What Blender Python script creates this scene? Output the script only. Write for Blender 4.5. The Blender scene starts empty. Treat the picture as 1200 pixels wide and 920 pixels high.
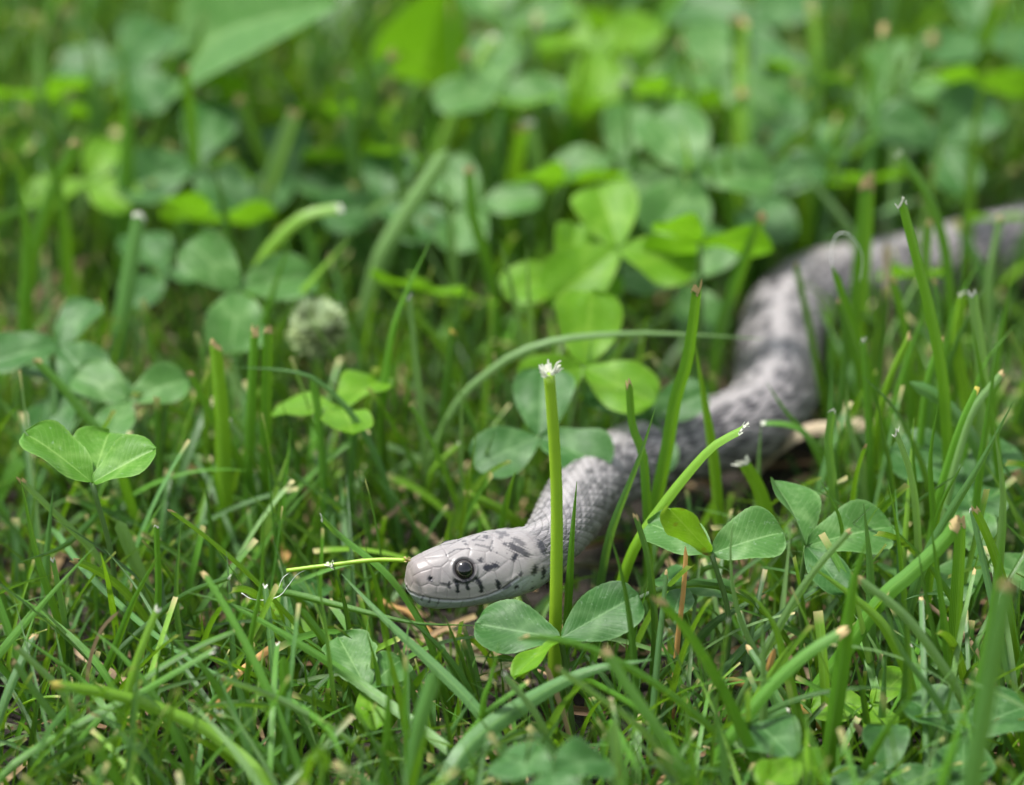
import bpy, math, random
import numpy as np
from mathutils import Vector
random.seed(7); rng = np.random.default_rng(7)
CM = 0.01
scene = bpy.context.scene
col = scene.collection
R = math.radians

# ------------------------------------------------------------------ camera (all layout in centimetres)
PITCH = R(25.0); FPX = 5120.0; DIST = 80.0
HEAD = np.array([0.0, 0.0, 2.6])                     # middle of the snake's head, seen at pixel (552, 668)
FWD = np.array([0, math.cos(PITCH), -math.sin(PITCH)]); RGT = np.array([1.0, 0, 0]); UPV = np.array([0, math.sin(PITCH), math.cos(PITCH)])
def ray(x, y): return FWD + RGT * (x - 600) / FPX + UPV * (460 - y) / FPX
CAM = HEAD - DIST * ray(552, 668)
def at_y(x, y, Y):
    d = ray(x, y); return CAM + d * ((Y - CAM[1]) / d[1])
def at_z(x, y, z):
    d = ray(x, y); return CAM + d * ((z - CAM[2]) / d[2])
def proj(P):
    P = np.asarray(P) - CAM; dep = P @ FWD
    return 600 + FPX * (P @ RGT) / dep, 460 - FPX * (P @ UPV) / dep, dep

cam = bpy.data.cameras.new('camera'); camo = bpy.data.objects.new('camera', cam); col.objects.link(camo)
camo.location = Vector(CAM * CM); camo.rotation_euler = (R(90) - PITCH, 0, 0)
cam.sensor_width = 36; cam.lens = 36 * FPX / 1200
cam.clip_start = 0.02; cam.clip_end = 400
cam.dof.use_dof = True; cam.dof.focus_distance = (DIST - 0.35) * CM; cam.dof.aperture_fstop = 8.5
cam.dof.aperture_blades = 7
scene.camera = camo

# ------------------------------------------------------------------ sky, sun, exposure
SUN_EL, SUN_AZ = R(66), R(-80)      # high, from the left
w = bpy.data.worlds.new('World'); scene.world = w; w.use_nodes = True
nt = w.node_tree; bg = nt.nodes['Background']
sky = nt.nodes.new('ShaderNodeTexSky'); sky.sky_type = 'NISHITA'; sky.sun_disc = False
sky.sun_elevation = SUN_EL; sky.sun_rotation = SUN_AZ; sky.air_density = 1.0; sky.dust_density = 2.0; sky.ozone_density = 1.0
hs = nt.nodes.new('ShaderNodeHueSaturation'); hs.inputs['Saturation'].default_value = 0.35      # thin even cloud: a paler sky
nt.links.new(sky.outputs[0], hs.inputs['Color']); nt.links.new(hs.outputs[0], bg.inputs[0]); bg.inputs[1].default_value = 0.07
sl = bpy.data.lights.new('sun', 'SUN'); sl.energy = 1.5; sl.angle = R(10); sl.color = (1, 0.975, 0.94)
so = bpy.data.objects.new('sun', sl); col.objects.link(so)
sd = Vector((math.sin(SUN_AZ) * math.cos(SUN_EL), math.cos(SUN_AZ) * math.cos(SUN_EL), math.sin(SUN_EL)))
so.rotation_euler = sd.to_track_quat('Z', 'Y').to_euler(); so.location = sd * 5
vs = scene.view_settings; vs.view_transform = 'Standard'; vs.look = 'None'; vs.exposure = 2.4; vs.gamma = 1; vs.use_curve_mapping = False
scene.render.engine = 'CYCLES'
scene.cycles.max_bounces = 10; scene.cycles.diffuse_bounces = 5; scene.cycles.transmission_bounces = 8

# ------------------------------------------------------------------ helpers
def link(o, parent=None):
    col.objects.link(o)
    if parent is not None: o.parent = parent
    return o
def tag(o, label, cat, group=None):
    o['label'] = label; o['category'] = cat
    if group: o['group'] = group
    return o
def empty(name, p):
    o = bpy.data.objects.new(name, None); o.empty_display_size = 0.005; o.location = Vector(np.asarray(p) * CM); col.objects.link(o); return o
def mesh_np(name, V, F, uv=None, tint=None, mat=None, smooth=True):
    """V (n,3) in cm, F (m,4) quads or list; uv/tint per vertex"""
    me = bpy.data.meshes.new(name)
    V = np.asarray(V, np.float32) * CM; F = np.asarray(F, np.int32); k = F.shape[1]
    me.vertices.add(len(V)); me.vertices.foreach_set('co', V.ravel())
    me.loops.add(F.size); me.loops.foreach_set('vertex_index', F.ravel())
    me.polygons.add(len(F)); me.polygons.foreach_set('loop_start', np.arange(0, F.size, k, dtype=np.int32))
    if uv is not None:
        l = me.uv_layers.new(name='UVMap'); l.data.foreach_set('uv', np.asarray(uv, np.float32)[F.ravel()].ravel())
    if tint is not None:
        a = me.color_attributes.new('tint', 'FLOAT_COLOR', 'POINT')
        T = np.ones((len(V), 4), np.float32); T[:, :tint.shape[1]] = tint; a.data.foreach_set('color', T.ravel())
    me.update(calc_edges=True); me.validate()
    if smooth: me.polygons.foreach_set('use_smooth', np.ones(len(F), bool))
    if mat: me.materials.append(mat)
    return me
def grid_faces(n, m, wrap=False):
    i = np.arange(n - 1)[:, None]; j = np.arange(m if wrap else m - 1)[None, :]; j2 = (j + 1) % m
    return np.stack([i * m + j, i * m + j2, (i + 1) * m + j2, (i + 1) * m + j], -1).reshape(-1, 4)
def unit(v):
    v = np.asarray(v, float); return v / np.maximum(np.linalg.norm(v, axis=-1, keepdims=True), 1e-9)
def catmull(P, n):
    P = np.asarray(P, float)
    if len(P) == 2: P = np.array([P[0], (P[0] + P[1]) / 2, P[1]])
    Q = np.vstack([2 * P[0] - P[1], P, 2 * P[-1] - P[-2]])
    out = []
    for k in range(1, len(Q) - 2):
        p0, p1, p2, p3 = Q[k - 1:k + 3]
        t = np.linspace(0, 1, 24, endpoint=False)[:, None]
        out.append(.5 * (2 * p1 + (p2 - p0) * t + (2 * p0 - 5 * p1 + 4 * p2 - p3) * t**2 + (3 * p1 - p0 - 3 * p2 + p3) * t**3))
    out = np.vstack(out + [P[-1:]])
    s = np.r_[0, np.cumsum(np.linalg.norm(np.diff(out, axis=0), axis=1))]
    q = np.linspace(0, s[-1], n)
    return np.stack([np.interp(q, s, out[:, c]) for c in range(3)], 1)

# ------------------------------------------------------------------ materials
class NT:
    def __init__(s, name):
        s.m = bpy.data.materials.new(name); s.m.use_nodes = True; s.t = s.m.node_tree; s.t.nodes.clear()
    def n(s, typ, ins=None, **kw):
        nd = s.t.nodes.new(typ)
        for k, v in kw.items(): setattr(nd, k, v)
        for k, v in (ins or {}).items():
            if hasattr(v, 'links') or isinstance(v, bpy.types.NodeSocket): s.t.links.new(v, nd.inputs[k])
            else: nd.inputs[k].default_value = v
        return nd
    def math(s, op, a, b=0.0, c=None):
        d = {0: a, 1: b}
        if c is not None: d[2] = c
        return s.n('ShaderNodeMath', d, operation=op).outputs[0]
    def mix(s, f, a, b, blend='MIX'):
        nd = s.n('ShaderNodeMix', data_type='RGBA', blend_type=blend)
        for sock, v in ((nd.inputs[0], f), (nd.inputs[6], a), (nd.inputs[7], b)):
            if isinstance(v, bpy.types.NodeSocket): s.t.links.new(v, sock)
            else: sock.default_value = v
        return nd.outputs[2]
    def ramp(s, f, stops):
        nd = s.n('ShaderNodeValToRGB', {0: f}); cr = nd.color_ramp
        while len(cr.elements) < len(stops): cr.elements.new(0.5)
        for e, (p, c) in zip(cr.elements, stops): e.position = p; e.color = (*c, 1)
        return nd.outputs[0]
def c4(c): return (*c, 1.0)

def leaf_shader(N, base, trans, rough, fac, bumpsock=None, bumpd=0.00008, spec=0.5):
    nrm = {}
    if bumpsock is not None:
        b = N.n('ShaderNodeBump', {'Strength': 0.6, 'Distance': bumpd, 'Height': bumpsock}); nrm = {'Normal': b.outputs[0]}
    p = N.n('ShaderNodeBsdfPrincipled', {'Base Color': base, 'Roughness': rough, 'Specular IOR Level': spec, **nrm})
    t = N.n('ShaderNodeBsdfTranslucent', {'Color': trans, **nrm})
    mx = N.n('ShaderNodeMixShader', {0: fac, 1: p.outputs[0], 2: t.outputs[0]})
    out = N.n('ShaderNodeOutputMaterial', {0: mx.outputs[0]})
    return N.m

def grass_mat(name, c=None, transl=0.27, rough=0.38, dry=False):
    """a grass blade: fine parallel veins, pale midrib, blotchy colour along its length"""
    N = NT(name)
    uv = N.n('ShaderNodeUVMap', uv_map='UVMap'); sep = N.n('ShaderNodeSeparateXYZ', {0: uv.outputs[0]})
    u = sep.outputs[0]
    base = c4(c) if c else N.n('ShaderNodeAttribute', attribute_name='tint').outputs[0]
    tc = N.n('ShaderNodeTexCoord')
    no = N.n('ShaderNodeTexNoise', {'Vector': tc.outputs['Object'], 'Scale': 130.0, 'Detail': 3.0})
    veins = N.math('SINE', N.math('MULTIPLY', u, 62.0))
    mid = N.math('SUBTRACT', 1.0, N.math('SMOOTH_MIN', N.math('MULTIPLY', N.math('ABSOLUTE', N.math('SUBTRACT', u, 0.5)), 11.0), 1.0, 0.1))
    b = N.mix(N.math('MULTIPLY', no.outputs[0], 0.75), base, c4((0.55, 0.6, 0.45)) if not dry else c4((0.5, 0.36, 0.25)), 'MULTIPLY')
    b = N.mix(N.math('MULTIPLY_ADD', veins, 0.07, 0.07), b, c4((0.22, 0.42, 0.10)) if not dry else c4((0.5, 0.40, 0.25)))
    b = N.mix(N.math('MULTIPLY', mid, 0.25), b, c4((0.22, 0.42, 0.08)) if not dry else c4((0.4, 0.30, 0.16)))
    tr = N.mix(0.5, b, c4((0.26, 0.50, 0.006)) if not dry else c4((0.5, 0.36, 0.2)))
    sp = N.n('ShaderNodeTexNoise', {'Vector': tc.outputs['Object'], 'Scale': 900.0, 'Detail': 2.0})
    rg = N.math('MULTIPLY_ADD', sp.outputs[0], 0.3, rough - 0.12)
    h = N.math('ADD', N.math('MULTIPLY', veins, 0.5), sp.outputs[0])
    return leaf_shader(N, b, tr, rg, transl, h, 0.00006)

def clover_mat(name, top, pale, transl=0.35, rough=0.48, spots=0.0):
    """a clover leaflet: herringbone veins, pale chevron, dusty bloom"""
    N = NT(name)
    uv = N.n('ShaderNodeUVMap', uv_map='UVMap'); sep = N.n('ShaderNodeSeparateXYZ', {0: uv.outputs[0]})
    au = N.math('ABSOLUTE', N.math('SUBTRACT', sep.outputs[0], 0.5)); v = sep.outputs[1]
    tc = N.n('ShaderNodeTexCoord')
    no = N.n('ShaderNodeTexNoise', {'Vector': tc.outputs['Object'], 'Scale': 220.0, 'Detail': 5.0, 'Roughness': 0.65})
    n2 = N.n('ShaderNodeTexNoise', {'Vector': tc.outputs['Object'], 'Scale': 1100.0, 'Detail': 3.0})
    ph = N.math('MULTIPLY', N.math('SUBTRACT', v, N.math('MULTIPLY', au, 0.75)), 66.0)
    ph = N.math('ADD', ph, N.math('MULTIPLY', no.outputs[0], 3.0))
    vein = N.math('POWER', N.math('MULTIPLY_ADD', N.math('SINE', ph), 0.5, 0.5), 5.0)
    mid = N.math('SUBTRACT', 1.0, N.math('MINIMUM', N.math('MULTIPLY', au, 34.0), 1.0))
    che = N.math('SUBTRACT', N.math('SUBTRACT', v, 0.50), N.math('MULTIPLY', au, -0.55))
    che = N.math('SUBTRACT', 1.0, N.math('MINIMUM', N.math('MULTIPLY', N.math('ABSOLUTE', che), 9.0), 1.0))
    b = N.mix(no.outputs[0], c4(top), c4(tuple(x * 0.62 for x in top)))
    b = N.mix(N.math('MULTIPLY', che, 0.28), b, c4(pale))
    b = N.mix(N.math('MULTIPLY', N.math('MULTIPLY', vein, no.outputs[0]), 0.16), b, c4(pale))
    b = N.mix(N.math('MULTIPLY', mid, 0.55), b, c4(pale))
    edge = N.n('ShaderNodeMapRange', {0: au, 1: 0.44, 2: 0.5, 3: 0.0, 4: 0.35})
    b = N.mix(edge.outputs[0], b, c4(pale))
    n3 = N.n('ShaderNodeTexNoise', {'Vector': tc.outputs['Object'], 'Scale': 420.0, 'Detail': 6.0, 'Roughness': 0.75})
    bloom = N.n('ShaderNodeMapRange', {0: n3.outputs[0], 1: 0.5, 2: 0.72, 3: 0.0, 4: 0.35})
    b = N.mix(bloom.outputs[0], b, c4(pale))
    dust = N.n('ShaderNodeMapRange', {0: n2.outputs[0], 1: 0.64, 2: 0.76, 3: 0.0, 4: 0.22})
    b = N.mix(dust.outputs[0], b, c4((0.34, 0.42, 0.32)))
    if spots:
        vo = N.n('ShaderNodeTexVoronoi', {'Vector': tc.outputs['Object'], 'Scale': 330.0})
        sp = N.n('ShaderNodeMapRange', {0: vo.outputs['Distance'], 1: 0.16, 2: 0.26, 3: spots, 4: 0.0})
        b = N.mix(sp.outputs[0], b, c4((0.12, 0.06, 0.01)))
    tr = N.mix(0.6, b, c4((0.18, 0.43, 0.010)))
    h = N.math('ADD', N.math('MULTIPLY', vein, -0.22), N.math('MULTIPLY', no.outputs[0], 1.2))
    rg = N.math('MULTIPLY_ADD', n2.outputs[0], 0.25, rough - 0.1)
    return leaf_shader(N, b, tr, rg, transl, h, 0.00012, 0.22)

def simple_mat(name, c, rough=0.6, var=0.4, scale=600, transl=0.0, c2=None):
    N = NT(name)
    tc = N.n('ShaderNodeTexCoord'); no = N.n('ShaderNodeTexNoise', {'Vector': tc.outputs['Object'], 'Scale': scale, 'Detail': 4.0})
    b = N.mix(N.math('MULTIPLY', no.outputs[0], var * 1.6), c4(c), c4(c2 or tuple(x * 0.5 for x in c)))
    return leaf_shader(N, b, b, rough, transl, no.outputs[0], 0.00008)

GC = {'green': (0.056, 0.182, 0.005), 'lime': (0.130, 0.280, 0.003), 'blue': (0.060, 0.165, 0.040),
      'dark': (0.018, 0.085, 0.005), 'pale': (0.140, 0.255, 0.080)}
M = {k: grass_mat('grass_' + k, v) for k, v in GC.items()}
M['straw'] = grass_mat('dry_straw', (0.331, 0.238, 0.137), 0.15, 0.6, dry=True)
M['orange'] = grass_mat('rusty_straw', (0.58, 0.32, 0.08), 0.15, 0.6, dry=True)
M['paleStraw'] = grass_mat('bleached_straw', (0.446, 0.382, 0.259), 0.15, 0.6, dry=True)
M['attr'] = grass_mat('grass_mixed', None)
M['tan'] = simple_mat('cut_tip_tan', (0.52, 0.39, 0.17), 0.7, 0.5, 900, 0.2)
M['white'] = simple_mat('cut_tip_white', (0.576, 0.59, 0.475), 0.6, 0.3, 900, 0.3)
M['yellowtip'] = simple_mat('cut_tip_yellow', (0.55, 0.46, 0.08), 0.6, 0.5, 900, 0.2)
M['stem'] = simple_mat('flower_stem', (0.26, 0.42, 0.02), 0.42, 0.5, 260, 0.2, (0.18, 0.33, 0.015))
M['petiole'] = simple_mat('petiole', (0.101, 0.194, 0.043), 0.45, 0.4, 300, 0.2)
M['clover'] = clover_mat('clover_upper', (0.028, 0.102, 0.016), (0.13, 0.24, 0.09), 0.22)
M['cloverb'] = clover_mat('clover_bright', (0.100, 0.255, 0.005), (0.21, 0.36, 0.04), 0.4)
M['cloverg'] = clover_mat('clover_grey', (0.050, 0.145, 0.024), (0.18, 0.30, 0.11), 0.22)
M['cloverm'] = clover_mat('clover_mid', (0.070, 0.200, 0.014), (0.21, 0.35, 0.09), 0.3)
M['cloversp'] = clover_mat('clover_spotted', (0.15, 0.25, 0.012), (0.26, 0.33, 0.06), 0.4, spots=0.9)
M['fibre'] = simple_mat('fibre', (0.8, 0.8, 0.76), 0.4, 0.1)
M['floret'] = simple_mat('faded_floret', (0.34, 0.42, 0.20), 0.6, 0.4, 500, 0.3, (0.22, 0.30, 0.08))
M['petal'] = simple_mat('petal', (0.46, 0.54, 0.33), 0.6, 0.3, 500, 0.35, (0.45, 0.6, 0.3))

# soil
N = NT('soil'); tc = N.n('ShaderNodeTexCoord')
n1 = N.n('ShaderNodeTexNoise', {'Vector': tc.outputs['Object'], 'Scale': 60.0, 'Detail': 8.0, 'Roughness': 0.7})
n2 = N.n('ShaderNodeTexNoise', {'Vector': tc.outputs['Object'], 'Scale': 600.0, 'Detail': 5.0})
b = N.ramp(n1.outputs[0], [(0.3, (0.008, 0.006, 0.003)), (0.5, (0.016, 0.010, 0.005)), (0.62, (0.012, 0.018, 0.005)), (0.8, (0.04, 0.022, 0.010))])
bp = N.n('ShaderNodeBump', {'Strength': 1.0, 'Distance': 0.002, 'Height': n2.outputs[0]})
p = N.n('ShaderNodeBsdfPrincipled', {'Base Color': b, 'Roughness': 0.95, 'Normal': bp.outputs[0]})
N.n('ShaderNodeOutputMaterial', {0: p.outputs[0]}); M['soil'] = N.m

# ------------------------------------------------------------------ ground sheet
g = np.r_[-8000, -2000, -500, -150, np.arange(-60, 100.1, 1.5), 250, 700, 2500, 8000]
gx, gy = np.meshgrid(g, g, indexing='ij')
def ground_z(x, y):
    return 0.18 * np.sin(x * 0.9 + 0.4 * y) * np.sin(y * 0.7 - 0.3 * x) - 0.25 + 0.1 * np.sin(2.3 * x + 1.1 * y)
gz = np.where((abs(gx) < 120) & (abs(gy) < 140), ground_z(gx, gy), -0.25)
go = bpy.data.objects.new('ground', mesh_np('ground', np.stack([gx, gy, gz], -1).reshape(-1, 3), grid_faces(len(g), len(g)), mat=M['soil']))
link(go); go['kind'] = 'structure'

# ================================================================== the snake
a, e = R(20), R(4)
HD = np.array([-math.cos(a) * math.cos(e), -math.sin(a) * math.cos(e), -math.sin(e)])
HL = 2.62                                              # head length in cm
SN = HEAD + 1.24 * HD + np.array([0, 0, 0.0])         # snout tip
ax = [SN - HD * d for d in (0, .5, 1.0, 1.5, 2.0, 2.45)]
bodypx = [(655, 622, 2.35), (676, 590, 1.95), (706, 561, 1.62), (748, 537, 1.42), (800, 521, 1.28), (850, 509, 1.2), (893, 488, 1.15), (910, 455, 1.12), (912, 415, 1.1), (919, 378, 1.1), (942, 348, 1.12), (985, 333, 1.12), (1040, 326, 1.1),
          (1100, 312, 1.1), (1160, 296, 1.1), (1220, 283, 1.1)]
bp_ = [at_z(*q) for q in bodypx]
tail = [bp_[-1] + np.array(d) for d in ((2.6, .6, 0), (5.5, .2, -.05), (8.5, -1.5, -.2), (11.5, -2.5, -.35), (15, -1.5, -.5), (19, 0.5, -.6))]
pathc = catmull(np.array(ax + bp_ + tail), 3000)
s0 = np.r_[0, np.cumsum(np.linalg.norm(np.diff(pathc, axis=0), axis=1))]; LEN = s0[-1]
def gsmooth(A, sig):
    k = np.arange(-int(3 * sig), int(3 * sig) + 1); g_ = np.exp(-.5 * (k / sig)**2); g_ /= g_.sum()
    return np.stack([np.convolve(np.pad(A[:, c], len(k) // 2, mode='reflect', reflect_type='odd'), g_, 'valid') for c in range(A.shape[1])], 1)
sm = gsmooth(pathc, 0.42 / (LEN / 3000))
wt = np.clip((s0 - 1.6) / 0.8, 0, 1)[:, None]; pathc = pathc * (1 - wt) + sm * wt
s0 = np.r_[0, np.cumsum(np.linalg.norm(np.diff(pathc, axis=0), axis=1))]; LEN = s0[-1]
# ring positions: dense on the head
ds = []; s = 0.0
while s < LEN:
    ds.append(s)
    s += 0.004 if s < 0.05 else 0.0125 if s < 3.2 else 0.022 if s < 14 else 0.035 if s < 28 else 0.09
S = np.array(ds); NR = len(S); NS = 300
P = np.stack([np.interp(S, s0, pathc[:, c]) for c in range(3)], 1)
T = unit(np.gradient(P, S, axis=0)); T[S < 1.5] = -HD
B = unit(np.cross(T, [0, 0, 1.0])); U = np.cross(B, T)
# roll the head slightly so that its crown shows to the camera
def curve(pts, x, sig=0.05):
    xs, ys = zip(*pts); xx = np.arange(-1, LEN + 1, 0.01); yy = np.interp(xx, xs, ys)[:, None]
    return np.interp(x, xx, gsmooth(yy, sig / 0.01)[:, 0])
hw = curve([(0, .36), (.1, .42), (.3, .48), (.6, .55), (1.0, .61), (1.4, .65), (1.8, .71), (2.1, .70), (2.4, .60), (2.7, .52), (3.3, .52), (4.5, .60), (7, .71), (10, .79), (14, .87), (20, .92), (30, .92), (40, .6), (LEN, .12)], S)
ht = curve([(0, .38), (.15, .44), (.4, .51), (.7, .56), (1.0, .57), (1.3, .60), (1.7, .61), (2.1, .57), (2.5, .50), (3, .47), (3.6, .49), (4.5, .56), (7, .66), (10, .74), (14, .80), (20, .85), (30, .85), (40, .55), (LEN, .1)], S)
hb = curve([(0, .32), (.15, .42), (.5, .54), (1.0, .61), (1.5, .63), (2.0, .61), (2.5, .57), (3.2, .53), (4.5, .56), (7, .64), (10, .70), (14, .75), (20, .78), (30, .78), (40, .5), (LEN, .1)], S)
cap = np.sqrt(np.clip(1 - (1 - np.clip(S / .26, 0, 1))**2.4, 0, 1)); cap[0] = 0.02
hw, ht, hb = hw * cap, ht * np.clip(cap * 1.03, 0, 1), hb * cap
taper = np.clip((LEN - S) / 1.5, 0.03, 1); hw, ht, hb = hw * taper, ht * taper, hb * taper
phi = np.arange(NS) / NS * 2 * np.pi
c_, s_ = np.cos(phi)[None], np.sin(phi)[None]
headf = np.clip((2.7 - S) / .8, 0, 1)[:, None]
pe = 1 - 0.22 * headf                                   # squarer section on the head
X_ = hw[:, None] * np.sign(s_) * np.abs(s_)**pe
Z_ = np.where(c_ > 0, ht[:, None] * np.abs(c_)**(1 - 0.10 * headf), -hb[:, None] * np.abs(c_)**(1 - 0.05 * headf))
# cheeks lean in towards the crown, canthus ridge above the eye
X_ *= 1 - 0.16 * headf * np.clip(Z_ / np.maximum(ht[:, None], 1e-3), 0, 1)
base = P[:, None] + B[:, None] * X_[..., None] + U[:, None] * Z_[..., None]
def normals(G):
    du = np.gradient(G, axis=0); dv = np.roll(G, -1, 1) - np.roll(G, 1, 1)
    n = unit(np.cross(du, dv)); c = G.mean(1, keepdims=True)
    if ((n * (G - c)).sum(-1).mean()) < 0: n = -n
    return n
nor = normals(base)
NH = int(np.searchsorted(S, 3.4))
hx, hy, hdep = proj(base[:NH].reshape(-1, 3)); hvis = ((nor[:NH].reshape(-1, 3) * (CAM - base[:NH].reshape(-1, 3))).sum(1) > 0)
def pick(x, y):
    d = (hx - x)**2 + (hy - y)**2 + np.where(hvis, 0, 1e6); k = int(np.argmin(d)); return k // NS, k % NS
def mir(ij): return ij[0], (NS - ij[1]) % NS
hb3 = base[:NH].reshape(-1, 3)
# --- head plates: a Voronoi net round the centres of the real plates
seeds_px = [(477, 681), (494, 664), (497, 675), (511, 678), (521, 679), (530, 672), (511, 653), (539, 650), (527, 637), (564, 638), (562, 666), (560, 655),
            (578, 656), (586, 641), (593, 653), (598, 634), (505, 693), (518, 694), (530, 694), (543, 694), (557, 692), (573, 681), (592, 674), (607, 677), 
            (497, 703), (508, 706), (520, 708), (533, 709), (548, 708), (563, 705), (580, 699), (597, 690), (610, 686), (487, 696)]
seeds = []
for q in seeds_px:
    ij = pick(*q); seeds += [ij, mir(ij)]
for sv, ang in [(.25, 180), (.55, 165), (.9, 162), (1.3, 160), (1.8, 160), (2.2, 158), (1.0, 0), (.55, 12), (.7, 140), (1.1, 138), (1.5, 136), (1.9, 132), (2.3, 135), (2.35, 170), (2.5, 110), (2.5, 40), (2.5, 10), (2.6, 70)]:
    ij = (int(np.searchsorted(S, sv)), int(ang / 360 * NS)); seeds += [ij, mir(ij)]
SP = np.array([base[i, j] for i, j in seeds])
SP = SP[np.unique(np.round(SP, 2), axis=0, return_index=True)[1]]
D2 = ((hb3[:, None] - SP[None])**2).sum(-1)
o2 = np.argpartition(D2, 1, axis=1)[:, :2]
d2 = np.take_along_axis(D2, o2, 1); o2 = np.take_along_axis(o2, np.argsort(d2, 1), 1); d2 = np.sort(d2, 1)
bord = (d2[:, 1] - d2[:, 0]) / (2 * np.linalg.norm(SP[o2[:, 0]] - SP[o2[:, 1]], axis=1) + 1e-6)
plate_tone = rng.uniform(-1, 1, len(SP))[o2[:, 0]].reshape(NH, NS)
bord = bord.reshape(NH, NS)
def segdist(pts3):
    d = np.full(len(hb3), 9.0)
    for p, q in zip(pts3[:-1], pts3[1:]):
        v = q - p; t = np.clip(((hb3 - p) @ v) / max(v @ v, 1e-9), 0, 1); d = np.minimum(d, np.linalg.norm(hb3 - p - t[:, None] * v, axis=1))
    return d.reshape(NH, NS)
def mark(pxs):
    ij = [pick(*q) for q in pxs]
    if len(ij) == 1: ij = ij * 2
    A = np.array([base[i] for i in ij]); Bm = np.array([base[mir(i)] for i in ij])
    return np.minimum(segdist(A), segdist(Bm))
ink = np.zeros((NH, NS))
def put(pxs, r, k=1.0):
    global ink
    d = mark(pxs); wob = (0.30 * np.sin(hb3[:, 0] * 37 + hb3[:, 2] * 51 + 2 * np.sin(hb3[:, 1] * 60)) + .18 * np.sin(hb3[:, 0] * 110 - hb3[:, 2] * 95)).reshape(NH, NS)
    ink = np.maximum(ink, k * np.clip(1.7 - 1.15 * d / (r * (1 + wob)), 0, 1))
EYE = (544.5, 667)
for pxs, r, k in [([(505, 678.5)], .032, 1), ([(526.5, 683), (526.5, 688)], .018, .9), ([(534.5, 681), (536.5, 693)], .022, 1), ([(546, 681), (548.5, 690)], .02, 1),
    ([(557, 678), (563, 684), (564.5, 692)], .026, 1), ([(533, 680), (545, 682.5), (558, 678)], .022, .9), ([(516, 684), (526, 684)], .012, .8), ([(583, 682), (585, 688)], .026, 1), ([(603.5, 683), (605, 688)], .024, 1),
    ([(563, 656)], .028, .9), ([(570, 666), (581, 663)], .036, 1), ([(591, 657.5), (602, 655)], .03, 1), ([(602, 655), (605, 650)], .024, 1), ([(609.6, 673)], .026, .9),
    ([(600, 640), (610, 645), (615, 650)], .055, .9), ([(592, 637)], .03, .8), ([(626, 664), (624.5, 671)], .034, 1), ([(637, 668), (636, 675)], .034, 1), ([(634, 637), (636, 645)], .06, .9),
    ([(570, 630)], .032, .8), ([(546, 638)], .024, .7), ([(562, 622), (551, 629)], .018, .55), ([(577, 634), (575, 646)], .012, .8), ([(581, 623), (594, 627)], .03, .6),
    ([(523, 651), (535, 644), (551, 643)], .011, .7), ([(496, 699), (494, 703)], .012, .7), ([(504, 701), (503, 706)], .012, .7), ([(514, 703), (513, 708)], .01, .6), ([(590, 690), (597, 686)], .016, .8), ([(604, 632), (612, 637)], .04, .7), ([(555, 634), (562, 628)], .012, .6), ([(582, 648), (590, 646), (594, 648)], .01, .6)]:
    put(pxs, r * 1.5, k)
MOUTH = [(473, 688), (484, 695), (497, 699), (515, 702.5), (535, 703.5), (553, 702), (570, 698), (585, 692), (598, 684), (606, 677)]; mouth = mark(MOUTH)
nost = mark([(505, 678.5)])
ei, ej = pick(*EYE); eyec = [base[ei, ej], base[mir((ei, ej))]]; eyen = [nor[ei, ej], nor[mir((ei, ej))]]
deye = np.minimum(np.linalg.norm(base - eyec[0], axis=-1), np.linalg.norm(base - eyec[1], axis=-1))
# --- body scales: overlapping keeled diamonds
ROWS = 48
vlen = np.cumsum(np.r_[0, np.diff(S)] / (0.34 * np.clip(hw / .55, .8, 1.35)))          # scale index along
uu = (phi / (2 * np.pi) * ROWS)[None] * np.ones((NR, 1)); vv = vlen[:, None] * np.ones((1, NS))
pq = uu * 0.5 + vv; qq = vv - uu * 0.5                                  # diamond lattice
ip, iq = np.floor(pq), np.floor(qq); fp, fq = pq - ip, qq - iq
edge = np.minimum(np.minimum(fp, 1 - fp), np.minimum(fq, 1 - fq))       # 0 at scale border
along = (fp + fq) / 2; across = fp - fq
rise = 0.017 * np.clip(along * 1.5, 0, 1) * np.clip(edge / .10, 0, 1)
keel = 0.010 * np.exp(-(across / .10)**2) * np.clip(edge / .15, 0, 1)
hsh = np.modf(np.abs(np.sin(ip * 12.9898 + iq * 78.233) * 43758.5453))[0]
ang = np.minimum(phi, 2 * np.pi - phi)[None] * np.ones((NR, 1))
belly = np.clip((ang - R(128)) / R(8), 0, 1)
scut = np.modf(vv)[0]; bel_d = 0.02 * np.clip(scut * 1.1, 0, 1) * (scut < .93)
size = np.clip(hw / .6, .3, 1.4)[:, None]
bodyd = ((rise + keel) * (1 - belly) + bel_d * belly) * size
bw = np.clip((S - 2.15) / .35, 0, 1)[:, None]; bw = bw * np.ones((1, NS))
disp = bodyd * bw
hd = np.zeros((NR, NS)); hmask = np.zeros((NR, NS)); hmask[:NH] = 1
hd[:NH] = -0.0045 * np.exp(-(bord / .012)**2) + 0.004 * np.clip(bord / .06, 0, 1) - 0.032 * np.exp(-(mouth / .016)**2) + 0.012 * np.exp(-((mouth - .05) / .04)**2) - 0.045 * np.exp(-(nost / .022)**2)
disp += hd * (1 - bw)
disp += np.where(S[:, None] < 3, -0.06 * np.exp(-(deye / .15)**4) + 0.022 * np.exp(-((deye - .225) / .03)**2), 0)
final = base + nor * disp[..., None]
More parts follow.
